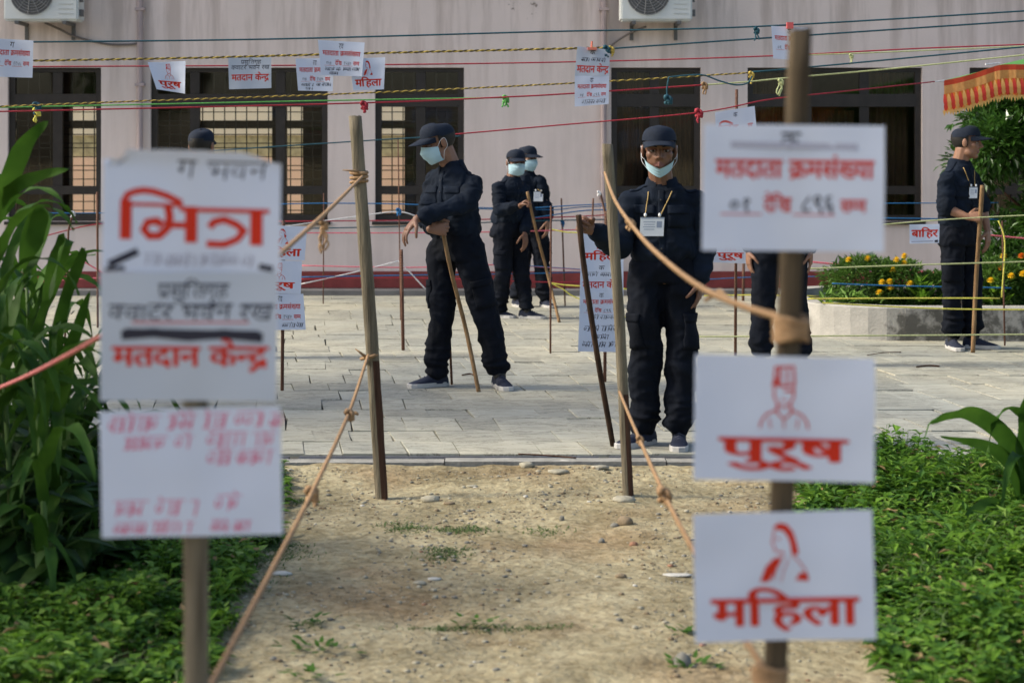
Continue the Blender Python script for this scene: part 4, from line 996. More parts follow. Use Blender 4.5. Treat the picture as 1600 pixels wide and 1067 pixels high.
    for j in range(nv + 1):
        t = j / nv; ph = t * math.pi / 2 * .985
        for i in range(nu):
            a = 2 * math.pi * i / nu; fr = max(0, math.sin(a))
            rx = .0835 * math.cos(ph) ** .47; ry = .1035 * math.cos(ph) ** .47
            z = .044 + .063 * math.sin(ph) ** 1.0 + (.010 * fr * math.sin(ph)) - .010 * math.sin(ph) * max(0, -math.sin(a))
            seam = 1 - .012 * (1 if i % 5 == 0 else 0) * (t > .05); dn = 1 + .014 * noise.noise(Vector((math.cos(a) * 2, math.sin(a) * 2, t * 3 + seed)))
            cv.append(hf(rx * math.cos(a) * seam * dn, -.010 + ry * math.sin(a) * seam * dn, z - .012 * (1 - t) * (fr < .1)))
    cv.append(hf(0, -.010, .1085))
    for j in range(nv):
        for i in range(nu): cf.append((j * nu + i, j * nu + (i + 1) % nu, (j + 1) * nu + (i + 1) % nu, (j + 1) * nu + i))
    for i in range(nu): cf.append((nv * nu + i, nv * nu + (i + 1) % nu, len(cv) - 1))
    cap = MB().add(cv, cf).build('cap', M_cap, root, True)
    bv = []; bf = []; nu, nv = 22, 7
    for lay_ in (0, 1):
        for j in range(nv + 1):
            t = j / nv
            for i in range(nu + 1):
                q = -1 + 2 * i / nu; a = math.pi / 2 + q * math.radians(66)
                x0, y0 = .085 * math.cos(a), -.010 + .104 * math.sin(a)
                ext = .082 * max(0, 1 - abs(q) ** 3.2) ** .6
                bv.append(hf(x0 * (1 - .06 * t), y0 + ext * t, .045 - .016 * t - .020 * q * q * (.4 + .6 * t) - (.0035 if lay_ else 0)))
    n1 = (nu + 1) * (nv + 1)
    for j in range(nv):
        for i in range(nu):
            a = j * (nu + 1) + i; bf += [(a, a + nu + 1, a + nu + 2, a + 1), (n1 + a, n1 + a + 1, n1 + a + nu + 2, n1 + a + nu + 1)]
    a0 = nv * (nu + 1)
    for i in range(nu): bf.append((a0 + i, n1 + a0 + i, n1 + a0 + i + 1, a0 + i + 1))
    MB().add(bv, bf).build('brim', M_cap, cap, True)
    MB().add(*ellip(hf(0, -.010, .1095), hf.vec(.007, 0, 0), hf.vec(0, .007, 0), hf.vec(0, 0, .004), 10, 6)).build('cap_button', M_cap, cap, True)
    # ---- shirt
    Sh = []
    up_ = spine.normalized(); H_ = spine.length
    at = lambda t: P['pel'] + spine * t
    sw = max(.17 * k, abs((P['shR'] - P['shL']).dot(lat)) * .5 + .01)
    Sh.append(loft([(at(.06), lat * .142 * k, chest * .100 * k), (at(.12), lat * .160 * k, chest * .116 * k), (at(.22), lat * .160 * k, chest * .120 * k), (at(.45), lat * .155 * k, chest * .114 * k), (at(.66), lat * .168 * k, chest * .114 * k), (at(.80), lat * .160 * k, chest * .104 * k), (at(.90), lat * .118 * k, chest * .088 * k), (at(.96), lat * .080 * k, chest * .074 * k), (at(1.02), lat * .066 * k, chest * .066 * k)], 28))
    for s_ in 'LR':
        sh, el, wr = P['sh' + s_], P['el' + s_], P['wr' + s_]
        Sh += [rcone(at(.76), .066 * k, sh, .056 * k), rcone(sh, .056 * k, sh.lerp(el, .5), .054 * k), rcone(sh.lerp(el, .5), .054 * k, el, .049 * k)]
        if sleeve == 'long': Sh += [rcone(el, .049 * k, el.lerp(wr, .5), .046 * k), rcone(el.lerp(wr, .5), .046 * k, el.lerp(wr, .80), .039 * k), rcone(el.lerp(wr, .70), .043 * k, el.lerp(wr, .84), .041 * k)]
        else: Sh += [rcone(sh.lerp(el, .80), .060 * k, sh.lerp(el, .94), .060 * k)]
    def wr_sh(p):
        t = (p - P['pel']).dot(up_) / H_
        d = .014 * ridged(p, (6, 6, 9), seed) + .007 * ridged(p, (15, 15, 22), seed + 3)
        if t < .3: d += .007 * ridged(p, (14, 14, 4), seed + 5)
        for s_ in 'LR':
            q = (p - P['el' + s_]).length
            if q < .16: d += .009 * (1 - q / .16) * ridged(p, (12, 12, 16), seed + 8)
        return d
    sm = fuse(Sh, .0085 if detail else .014, 2, 'shirt', wr_sh); sm.materials.append(M_navy); shirt = link('shirt', sm, None, root)
    bvh = BVHTree.FromPolygons([v.co.copy() for v in sm.vertices], [tuple(p.vertices) for p in sm.polygons])
    def patch(name, c, u, v, wu, hv_, m, parent, off=.004, nu=6, nv=6, th=.004, d=None):
        d = d or chest; b_ = MB(); ok = True
        for l in (0, 1):
            for j in range(nv + 1):
                for i in range(nu + 1):
                    o_ = Vector(c) + Vector(u) * wu * (i / nu - .5) + Vector(v) * hv_ * (j / nv - .5)
                    hit = bvh.ray_cast(o_ + d * .35, -d, .6)
                    p_ = hit[0] if hit[0] is not None else o_
                    b_.v.append(tuple(p_ + d * (off - l * th)))
        n_ = (nu + 1) * (nv + 1)
        for j in range(nv):
            for i in range(nu):
                a = j * (nu + 1) + i; b_.f += [(a, a + 1, a + nu + 2, a + nu + 1), (n_ + a, n_ + a + nu + 1, n_ + a + nu + 2, n_ + a + 1)]
        rim = [j * (nu + 1) for j in range(nv)] + [nv * (nu + 1) + i for i in range(nu)] + [j * (nu + 1) + nu for j in range(nv, 0, -1)] + list(range(nu, 0, -1))
        for q in range(len(rim)): a, e = rim[q], rim[(q + 1) % len(rim)]; b_.f.append((a, e, n_ + e, n_ + a))
        b_.mi = [0] * len(b_.f)
        return b_.build(name, m, parent, True)
    if detail:
        for s_ in (-1, 1):
            patch('pocket', at(.60) + lat * s_ * .088 * k, lat, up_, .105 * k, .12 * k, M_navy, shirt, .003)
            patch('pocket_flap', at(.685) + lat * s_ * .088 * k, lat, up_, .110 * k, .045 * k, M_navy, shirt, .007)
        patch('placket', at(.52), lat, up_, .034 * k, H_ * .80, M_navy, shirt, .004, 3, 20)
        for q in range(5):
            c = at(.20 + .15 * q); h_ = bvh.ray_cast(c + chest * .4, -chest, .6)[0]
            if h_ is not None: MB().add(*ellip(h_ + chest * .004, lat * .006, chest * .003, up_ * .006, 8, 5)).build('button', M_belt, shirt, True)
        # collar: standing band and two pointed leaves
        cb = MB(); n_ = 26; cc = at(.975)
        for q in range(n_ + 1):
            a = math.radians(90 + 20) + math.radians(320) * q / n_
            dr = lat * math.cos(a) + chest * math.sin(a)
            lo = cc + lat * math.cos(a) * .078 * k + chest * math.sin(a) * .072 * k - up_ * (.010 + .016 * max(0, math.sin(a))) * k
            hi = lo + up_ * .056 * k - dr * .008 * k; dn = lo + dr * .020 * k - up_ * (.004 + .014 * max(0, math.sin(a))) * k
            cb.v += [tuple(lo), tuple(hi), tuple(hi + dr * .006 * k), tuple(dn)]
        for q in range(n_):
            a = q * 4; cb.f += [(a, a + 4, a + 5, a + 1), (a + 1, a + 5, a + 6, a + 2), (a + 2, a + 6, a + 7, a + 3)]
        for s_ in (-1, 1):
            i0 = (0 if s_ > 0 else n_) * 4; tp = Vector(cb.v[i0 + 2]); lo = Vector(cb.v[i0 + 3]); i1 = i0 + s_ * 12
            tip = lo - up_ * .050 * k + lat * -s_ * .012 * k * -1 + chest * .012 * k; m_ = Vector(cb.v[i1 + 3]); n0 = len(cb.v)
            cb.v += [tuple(tp), tuple(Vector(cb.v[i1 + 2])), tuple(m_ + chest * .004), tuple(tip), tuple(lo + chest * .006)]; cb.f += [(n0, n0 + 1, n0 + 2, n0 + 4), (n0 + 4, n0 + 2, n0 + 3)]
        cb.mi = [0] * len(cb.f); cb.build('collar', M_navy, shirt, True)
        for s_ in 'LR':
            sh = P['sh' + s_]; o_ = (sh - at(.95)); o_ = o_ - up_ * o_.dot(up_)
            patch('epaulette', at(.95) + o_ * .66, o_.normalized(), chest, o_.length * .75, .045 * k, M_navy, shirt, .006, 8, 3, .004, Vector((0, 0, 1)))
    # ---- trousers
    Tr = [loft([(at(.20), lat * .140 * k, chest * .100 * k), (at(.08), lat * .150 * k, chest * .108 * k), (at(-.08), lat * .168 * k, chest * .118 * k), (at(-.22), lat * .165 * k, chest * .115 * k)], 24)]
    for s_ in 'LR':
        hp, kn, an = P['hip' + s_], P['kn' + s_], P['an' + s_]
        Tr += [rcone(hp, .093 * k * leg, hp.lerp(kn, .5), .085 * k * leg), rcone(hp.lerp(kn, .5), .085 * k * leg, kn, .072 * k * leg), rcone(kn, .072 * k * leg, kn.lerp(an, .55), .068 * k * leg), rcone(kn.lerp(an, .55), .068 * k * leg, kn.lerp(an, .84), .062 * k * leg)]
        if roll: Tr.append(rcone(kn.lerp(an, .76), .074 * k * leg, kn.lerp(an, .80), .074 * k * leg))
    def wr_tr(p):
        d = .015 * ridged(p, (7, 7, 5), seed + 11) + .007 * ridged(p, (16, 16, 15), seed + 13)
        for s_ in 'LR':
            q = abs(p.z - P['an' + s_].z)
            if q < .24: d += .013 * (1 - q / .24) * ridged(p, (7, 7, 20), seed + 17)
            q = (p - P['kn' + s_]).length
            if q < .17: d += .009 * (1 - q / .17) * ridged(p, (9, 9, 15), seed + 19)
        return d
    tm = fuse(Tr, .0085 if detail else .014, 2, 'trousers', wr_tr); tm.materials.append(M_navy2); trous = link('trousers', tm, None, root)
    bvt = BVHTree.FromPolygons([v.co.copy() for v in tm.vertices], [tuple(p.vertices) for p in tm.polygons])
    if detail:
        bvh_keep = bvh; bvh = bvt
        for s_ in 'LR':
            hp, kn = P['hip' + s_], P['kn' + s_]; sd = (hp - P['pel']); sd = lat * (1 if sd.dot(lat) > 0 else -1); dd = (sd * .85 + chest * .5).normalized(); ax = (hp - kn).normalized(); uu = dd.cross(ax).normalized()
            patch('cargo_pocket', hp.lerp(kn, .72), uu, ax, .135 * k, .16 * k, M_navy2, trous, .010, 6, 6, .010, dd)
            patch('pocket_flap', hp.lerp(kn, .52), uu, ax, .14 * k, .045 * k, M_navy2, trous, .014, 6, 3, .006, dd)
        bvh = bvh_keep
        bl = [at(.095) + lat * .157 * k * math.cos(a) + chest * .115 * k * math.sin(a) for a in np.linspace(0, 2 * math.pi, 33)]
        bb = MB()
        for p_ in bl: bb.v += [tuple(p_ - up_ * .02 * k), tuple(p_ + up_ * .02 * k)]
        for q in range(32): bb.f.append((q * 2, q * 2 + 2, q * 2 + 3, q * 2 + 1))
        bb.mi = [0] * 32; bb.build('belt', M_belt, trous, True)
    # ---- shoes
    for s_ in 'LR':
        an = P['an' + s_]; td = Vector((toes or {}).get(s_, (0, -1, 0))); td.z = 0; td.normalize(); sd = Vector((td.y, -td.x, 0)); gz = P['ft' + s_].z if 'ft' + s_ in P else 0.0
        gp = Vector((an.x, an.y, gz)); q = k * 1.02
        prof = [(-.085, .022, .058), (-.075, .034, .085), (-.03, .037, .095), (.02, .037, .088), (.06, .040, .070), (.10, .046, .056), (.14, .044, .046), (.172, .034, .036), (.188, .016, .024)]
        v_ = []; f_ = []; n_ = 12
        for (l, hw, hh) in prof:
            for j in range(n_):
                a = math.pi * j / (n_ - 1); v_.append(gp + td * l * q + sd * hw * math.cos(a) * q * (1 if math.sin(a) < .7 else .9) + Vector((0, 0, .022 + (hh - .022) * math.sin(a) ** .75)) * q)
        for i in range(len(prof) - 1):
            for j in range(n_ - 1): a = i * n_ + j; f_.append((a, a + n_, a + n_ + 1, a + 1))
        f_.append(tuple(range(n_))); f_.append(tuple((len(prof) - 1) * n_ + j for j in range(n_))[::-1])
        shoe = MB().add(v_, f_).build('shoe', M_shoe, root, True)
        out = [(-.092, .0), (-.088, .024), (-.06, .037), (0, .036), (.05, .041), (.10, .049), (.15, .047), (.183, .032), (.197, .0)]
        pts = out + [(l, -w2) for l, w2 in out[-2:0:-1]]; n_ = len(pts); v_ = []
        for z in (0.001, .004, .026, .030):
            e = .97 if z in (.001, .030) else 1.0
            v_ += [gp + td * l * q * e + sd * w2 * q * e + Vector((0, 0, z * q)) for l, w2 in pts]
        f_ = [tuple(range(n_))[::-1], tuple(3 * n_ + j for j in range(n_))]
        for r_ in range(3): f_ += [(r_ * n_ + j, r_ * n_ + (j + 1) % n_, (r_ + 1) * n_ + (j + 1) % n_, (r_ + 1) * n_ + j) for j in range(n_)]
        MB().add(v_, f_).build('sole', M_sole, shoe, False)
        if detail:
            lb = MB()
            for r_ in range(4): l = .025 + r_ * .022; h_ = .089 - r_ * .010; lb.tube([gp + td * l * q + sd * .022 * q + Vector((0, 0, (h_ - .012) * q)), gp + td * (l + .006) * q + Vector((0, 0, h_ * q)), gp + td * l * q - sd * .022 * q + Vector((0, 0, (h_ - .012) * q))], .0035, 5)
            lb.build('laces', M_lace, shoe, True)
            MB().add(*rcone(gp + Vector((0, 0, .07)), .040 * k, an + Vector((0, 0, .02)), .036 * k)).build('sock', M_belt, shoe, True)
    # ---- mask
    if mask:
        mf = hf; dz = 0; pit = 0.0
        if mask == 'chin': dz = -.060
        nu, nv = 20, 10; mv = []; mfc = []
        for l in (0, 1):
            for j in range(nv + 1):
                t = j / nv
                for i in range(nu + 1):
                    q_ = -1 + 2 * i / nu; a = q_ * math.radians(74)
                    if mask == 'chin':
                        z = -.088 - .044 * t + .044 * abs(q_) ** 1.1
                        yy = (.100 - .022 * t) * math.cos(a) ** .8 - .006; xx = .074 * math.sin(a) * (1 - .16 * t)
                    else:
                        z = .000 - .118 * t + .004 * math.cos(t * 22) * 0 - abs(q_) * (.018 * (1 - t) - .016 * t)
                        ny = .030 * math.exp(-((t - .34) / .34) ** 2) * math.exp(-(q_ / .50) ** 2)
                        yy = (.096 - .002 * t) * math.cos(a) ** .75 + ny - .004 - .028 * max(0, t - .75) * 2; xx = .080 * math.sin(a) * (1 - .14 * max(0, t - .5))
                    yy += .0026 * math.cos(t * 21) * (1 - abs(q_) * .5)
                    mv.append(mf(xx, yy - .0015 * l, z))
        n1 = (nu + 1) * (nv + 1)
        for j in range(nv):
            for i in range(nu): a = j * (nu + 1) + i; mfc += [(a, a + nu + 1, a + nu + 2, a + 1), (n1 + a, n1 + a + 1, n1 + a + nu + 2, n1 + a + nu + 1)]
        mk = MB().add(mv, mfc).build('face_mask', M_mask, root, True)
        for s_ in (-1, 1):
            i = 0 if s_ < 0 else nu
            a = Vector(mv[i]); e = Vector(mv[nv * (nu + 1) + i]); ear = hf(s_ * .086, -.018, .018); ear2 = hf(s_ * .086, -.022, -.028)
            MB().tube(spline([a, hf(s_ * .084, .01, (.012 if mask != 'chin' else -.03)), ear, ear2, hf(s_ * .082, .005, -.055), e], 5), .0012 * k, 5).build('strap', M_strap, mk, True)
    # ---- badge
    if badge:
        c, w_, h_, lan = badge
        hit = bvh.ray_cast(PP(c[0], c[1], Y0 - 1.2), Vector((PP(c[0], c[1], Y0) - camo.location)).normalized(), 3)[0] or PP(c[0], c[1], Y0 - .14)
        cc = hit - Vector((0, .034, 0)); u = Vector((1, 0, 0)); v = Vector((.05, 0, 1)).normalized()
        def plate(cx, cz, ww, hh, yo): 
            o_ = cc + u * cx + v * cz + Vector((0, -yo, 0)); return [o_ - u * ww / 2 - v * hh / 2, o_ + u * ww / 2 - v * hh / 2, o_ + u * ww / 2 + v * hh / 2, o_ - u * ww / 2 + v * hh / 2]
        bb = MB(); q = plate(0, 0, w_, h_, 0) + plate(0, 0, w_, h_, -.002); bb.add(q, [(0, 1, 2, 3), (7, 6, 5, 4), (0, 4, 5, 1), (1, 5, 6, 2), (2, 6, 7, 3), (3, 7, 4, 0)])
        bo = bb.build('id_card', M_card, root)
        pb = MB()
        pb.add(plate(w_ * .30, h_ * .12, w_ * .22, h_ * .34, .0008), [(0, 1, 2, 3)])
        for q in range(4): pb.add(plate(-w_ * .12, h_ * (.25 - q * .13), w_ * (.5 - .06 * (q % 2)), h_ * .04, .0008), [(0, 1, 2, 3)])
        pb.add(plate(0, h_ * .46, w_ * .96, h_ * .07, .0008), [(0, 1, 2, 3)])
        pb.build('card_print', M_cardp, bo)
        if lan:
            for s_, (nx, ny) in zip((-1, 1), lan):
                n0 = PP(nx, ny, Y0 - .3); hh = bvh.ray_cast(PP(nx, ny, Y0 - 1.2), Vector((PP(nx, ny, Y0) - camo.location)).normalized(), 3)[0] or n0
                a = cc + u * s_ * w_ * .3 + v * h_ * .5; path = []
                for i in range(9):
                    p_ = a.lerp(hh, i / 8); ht = bvh.ray_cast(Vector((p_.x, Y0 - 1.2, p_.z)), Vector((0, 1, 0)), 3)[0]; path.append((ht if ht is not None else p_) - Vector((0, .006, 0)) if i else a)
                MB().tube(path, .0032, 5).build('lanyard', M_lany, bo, True)
                MB().add(*ellip(a + Vector((0, -.003, .012)), Vector((.008, 0, 0)), Vector((0, .005, 0)), Vector((0, 0, .010)), 8, 6)).build('clip', M_strap, bo, True)
    return root
def stick(pts, r, m, label, seed=1):
    w_ = spline(px_path(pts), 8); rn = random.Random(seed); n = len(w_)
    rr = [r * (1 + .10 * noise.noise(Vector((i * .7, seed, 0))) ) for i in range(n)]
    b = MB(); b.tube(w_, rr, 9); o = b.build('walking_stick', m, None, True); return tag(o, label, 'stick', 'wooden sticks held by the men')
M_stick = wood_mat('stick_wood', (.13, .075, .035), (.30, .19, .095))
M_stickd = wood_mat('dark_stick', (.02, .012, .008), (.07, .04, .025))
GRIP = (62, 80, 60); RELAX = (14, 22, 18)
# A: man with bent arm resting on a stick, looking down left
YA = YG(606)
person('man in light blue mask looking down with one arm bent and a stick', YA, 1.0, dict(
    head=(684, 222, -.02), neck=(706, 258, .02), pel=(712, 378, .02), shL=(678, 283, .13), shR=(740, 287, -.08), elL=(667, 334, -.02), wrL=(672, 358, -.27), elR=(731, 316, -.22), wrR=(651, 342, -.34),
    hipL=(692, 392, .06), hipR=(733, 392, -.03), knL=(690, 490, .03), knR=(757, 485, -.04), anL=(680, 587, .06), anR=(781, 587, .0)),
    face=(-.90, -.36, -.30), chest=(-.62, -.78, 0), up=(-.26, -.1, .96), mask='on', seed=2, skin=M_skin,
    hands={'L': dict(d=(.92, -.15, .02), n=(.1, 1, -.1), s=(0, .1, 1), c=(70, 85, 60), t=(.6, .45, .5)), 'R': dict(d=(-.62, -.25, -.74), n=(.5, .2, -.6), s=(.1, -.95, .2), c=(12, 28, 24), sp=.12)},
    toes={'L': (-.86, -.5, 0), 'R': (.28, -.95, 0)})
stick([(689, 345, YA - .255), (704, 420, YA - .20), (728, 515, YA - .08), (748, 612, YG(612))], .0135, M_stick, 'brown stick held by the man with the bent arm', 3)
# B: man facing the camera, mask under his chin, holding a dark stick
YB = YG(697)
person('man facing the camera with mask pulled under his chin and identity card', YB, .97, dict(
    head=(1030, 234, -.03), neck=(1034, 287, .03), pel=(1036, 412, .02), shL=(986, 317, .0), shR=(1087, 316, .02), elL=(968, 384, -.06), wrL=(926, 360, -.22), elR=(1098, 385, .04), wrR=(1094, 438, -.03),
    hipL=(1012, 430, 0), hipR=(1060, 430, 0), knL=(1008, 555, -.02), knR=(1064, 555, -.02), anL=(1004, 674, .03), anR=(1061, 674, -.02)),
    face=(-.06, -1, -.04), chest=(-.12, -1, 0), mask='chin', seed=5, skin=M_skin2,
    hands={'L': dict(d=(-.75, -.5, .42), n=(.42, -.85, -.1), s=(.3, .2, .9), c=(66, 82, 60), t=(.5, .35, .75)), 'R': dict(d=(-.10, -.15, -1), n=(-.9, .2, 0), s=(-.2, -1, 0), c=(18, 26, 20))},
    toes={'L': (-.72, -.7, 0), 'R': (-.10, -1, 0)}, badge=((1018, 354), .12, .095, [(1013, 300), (1050, 299)]))
stick([(904, 336, YB - .33), (913, 420, YB - .30), (934, 560, YB - .22), (958, 697, YG(697))], .0145, M_stickd, 'dark stick held upright by the man facing the camera', 4)
# C: striding man with mask and stick
YC = YG(497)
person('striding man in turquoise mask leaning on a stick, nearer of the far pair', YC, .92, dict(
    head=(806, 253, -.02), neck=(800, 280, 0), pel=(793, 352, 0), shL=(779, 294, -.10), shR=(816, 294, .08), elL=(781, 328, -.20), wrL=(812, 322, -.30), elR=(826, 332, .04), wrR=(820, 364, -.12),
    hipL=(786, 358, -.06), hipR=(802, 358, .05), knL=(786, 428, -.06), knR=(815, 424, 0), anL=(779, 486, .05), anR=(824, 486, -.05)),
    face=(.30, -.93, -.12), chest=(.62, -.78, 0), mask='on', seed=9, voxel=.005, skin=M_skin2,
    hands={'L': dict(d=(.8, -.3, .55), n=(.3, -.2, -.8), s=(-.3, -.2, .9), c=GRIP), 'R': dict(d=(.08, -.2, -1), n=(-.6, .4, 0), s=(.3, -1, 0), c=RELAX)},
    toes={'L': (.85, -.5, 0), 'R': (.93, -.35, 0)}, leg=.95)
stick([(824, 300, YC - .34), (838, 362, YC - .26), (856, 430, YC - .14), (874, 504, YG(504))], .0135, M_stick, 'pale stick slanting down from the striding man', 5)
# D: man behind C facing right
YD = YG(480)
person('man with white identity card on his chest standing behind the striding man', YD, .95, dict(
    head=(824, 247, -.02), neck=(822, 270, 0), pel=(832, 343, 0), shL=(807, 285, .06), shR=(844, 285, -.06), elL=(802, 318, .08), wrL=(806, 350, .05), elR=(853, 316, -.06), wrR=(856, 345, -.10),
    hipL=(822, 350, .04), hipR=(842, 350, -.04), knL=(816, 412, .02), knR=(848, 412, 0), anL=(808, 466, .06), anR=(852, 466, .0)),
    face=(.72, -.66, -.10), chest=(.5, -.86, 0), mask='on', seed=13, voxel=.005,
    hands={'R': dict(d=(-.05, -.15, -1), n=(-.8, .3, 0), s=(.1, -1, 0), c=RELAX), 'L': dict(d=(0, 0, -1), n=(.8, 0, 0), s=(0, -1, 0), c=RELAX)},
    toes={'L': (.3, -.9, 0), 'R': (.35, -.9, 0)}, badge=((841, 307), .09, .095, [(836, 296), (840, 296)]))
# E: man on the right in profile
YE = YG(545)
person('man in profile with rolled sleeves and a tall stick beside the flower bed', YE, .98, dict(
    head=(1511, 222, -.02), neck=(1499, 254, .0), pel=(1497, 358, 0), shL=(1479, 281, -.13), shR=(1519, 281, .10), elL=(1478, 326, -.18), wrL=(1512, 339, -.26), elR=(1535, 322, .12), wrR=(1543, 360, .05),
    hipL=(1488, 368, -.05), hipR=(1508, 368, .05), knL=(1489, 445, -.05), knR=(1518, 445, .03), anL=(1488, 526, -.02), anR=(1522, 526, .02)),
    face=(.94, -.33, -.03), chest=(.70, -.71, 0), seed=17, sleeve='short', skin=M_skin, roll=True,
    hands={'L': dict(d=(.9, -.3, .05), n=(.1, .8, -.4), s=(-.1, .1, 1), c=GRIP), 'R': dict(d=(.0, -.2, -1), n=(-.7, .5, 0), s=(.3, -1, 0), c=RELAX)},
    toes={'L': (.08, -1, 0), 'R': (.94, -.32, 0)}, badge=((1519, 301), .062, .085, [(1505, 262), (1522, 266)]), leg=.92)
stick([(1535, 290, YE - .32), (1531, 350, YE - .28), (1525, 440, YE - .18), (1520, 551, YG(551))], .0165, M_stick, 'tall crooked stick held by the man in profile', 6)
# F and G: men almost hidden behind the near signs
YF = YG(572)
person('man hidden behind the right near signs, only trousers and cap top showing', YF, 1.0, dict(
    head=(1212, 228, 0), neck=(1215, 268), pel=(1218, 378), shL=(1172, 282), shR=(1258, 282), elL=(1166, 340), wrL=(1170, 392), elR=(1266, 342), wrR=(1266, 392), hipL=(1198, 392), hipR=(1238, 392),
    knL=(1194, 470), knR=(1242, 470), anL=(1188, 553), anR=(1252, 553)), face=(0, -1, 0), chest=(0, -1, 0), seed=21, voxel=.006, detail=False,
    hands={'L': dict(d=(0, -.1, -1), n=(.9, .2, 0), s=(0, -1, 0), c=RELAX), 'R': dict(d=(0, -.1, -1), n=(-.9, .2, 0), s=(0, -1, 0), c=RELAX)}, toes={'L': (-.2, -1, 0), 'R': (.2, -1, 0)})
YGG = YG(560)
person('man hidden behind the left near signs, only his dark cap showing', YGG, 1.0, dict(
    head=(315, 228, 0), neck=(316, 266), pel=(316, 374), shL=(276, 280), shR=(356, 280), elL=(270, 335), wrL=(272, 385), elR=(362, 335), wrR=(360, 385), hipL=(298, 386), hipR=(334, 386),
    knL=(296, 464), knR=(336, 464), anL=(294, 543), anR=(340, 543)), face=(.2, 1, 0), chest=(.2, 1, 0), seed=23, voxel=.006, detail=False,
    hands={'L': dict(d=(0, -.1, -1), n=(.9, .2, 0), s=(0, 1, 0), c=RELAX), 'R': dict(d=(0, -.1, -1), n=(-.9, .2, 0), s=(0, 1, 0), c=RELAX)}, toes={'L': (0, 1, 0), 'R': (.2, 1, 0)})

# ------------------------------------------------------------------ planting
def leaf_mat(name, c1, c2, rough=.45, trans=.35, scale=3.0, spec=.4): return mat(name, c1, rough, col2=c2, scale=scale, trans=trans, spec=spec, detail=3)
M_corn = leaf_mat('corn_leaf', (.024, .072, .008), (.066, .150, .018), .62, .34, 4, .22)
M_stalk = leaf_mat('corn_stalk', (.06, .13, .025), (.12, .20, .05), .6, .1)
M_broad = leaf_mat('broad_leaf', (.014, .045, .009), (.045, .105, .018), .6, .25, 5, .25)
M_weed = leaf_mat('weed_leaf', (.055, .14, .012), (.17, .32, .032), .6, .42, 5, .22)
M_weed2 = leaf_mat('weed_leaf_dark', (.028, .085, .010), (.09, .20, .025), .6, .35, 5, .2)
M_dry = leaf_mat('dry_leaf', (.16, .10, .04), (.30, .22, .09), .8, .2, 9)
M_pale = leaf_mat('young_leaf', (.14, .26, .03), (.24, .38, .06), .5, .4, 9)
M_grass = leaf_mat('grass_blade', (.05, .10, .02), (.12, .18, .05), .7, .3, 9)
M_shrub = leaf_mat('shrub_leaf', (.022, .070, .012), (.070, .16, .025), .30, .30, 7, .6)
M_mari = leaf_mat('marigold_leaf', (.05, .12, .020), (.13, .24, .04), .6, .35, 5)
M_lett = leaf_mat('lettuce_leaf', (.10, .22, .03), (.20, .36, .06), .55, .4, 8)
M_flower = mat('marigold_yellow', (.85, .60, .03), .7, var=.15, scale=40, trans=.2)
M_flower2 = mat('marigold_orange', (.75, .22, .02), .7, var=.15, scale=40, trans=.2)
def blade(root, d0, L, wd, droop, n=12, fold=.25, twist=0.0, seed=0):
    """long arched leaf; returns verts, faces"""
    rn = random.Random(seed); v = []; f = []; p = Vector(root); d = Vector(d0).normalized(); side = d.cross(Vector((0, 0, 1)))
    side = side.normalized() if side.length > .05 else Vector((1, 0, 0))
    for i in range(n + 1):
        t = i / n; w_ = wd * (min(1, t * 6 + .45)) * max(0, 1 - t ** 2.2) ** .8 * .5 + .0004
        up = side.cross(d).normalized(); s2 = side * math.cos(twist * t) + up * math.sin(twist * t); u2 = s2.cross(d).normalized()
        rip = .12 * wd * math.sin(t * 22 + seed)
        v += [p - s2 * w_ + u2 * (w_ * fold + rip), p, p + s2 * w_ + u2 * (w_ * fold - rip)]
        p = p + d * L / n; d = (d + Vector((0, 0, -droop / n * (1 + 2 * t)))).normalized()
    for i in range(n):
        a = i * 3; f += [(a, a + 1, a + 4, a + 3), (a + 1, a + 2, a + 5, a + 4)]
    return v, f
def heart(c, d, up, L, wd, cup=.15):
    """broad heart shaped leaf"""
    d = Vector(d).normalized(); s_ = d.cross(Vector(up)).normalized(); u = s_.cross(d); o = [(0, 0), (-.12, .22), (-.06, .40), (.15, .50), (.40, .44), (.70, .24), (1, 0)]
    v = []; 
    for l, q in o: v.append(Vector(c) + d * l * L - u * cup * L * l * l)
    for sg in (1, -1):
        for l, q in o[1:-1]: v.append(Vector(c) + d * l * L + s_ * sg * q * wd * 1.0 + u * (cup * .6 * q * wd - cup * L * max(l, 0) ** 2))
    f = []
    for sg in (0, 1):
        b0 = 7 + sg * 5
        f.append((0, 1, b0)); 
        for k in range(4): f.append((1 + k, 2 + k, b0 + k + 1, b0 + k))
        f.append((5, 6, b0 + 4))
    return v, f
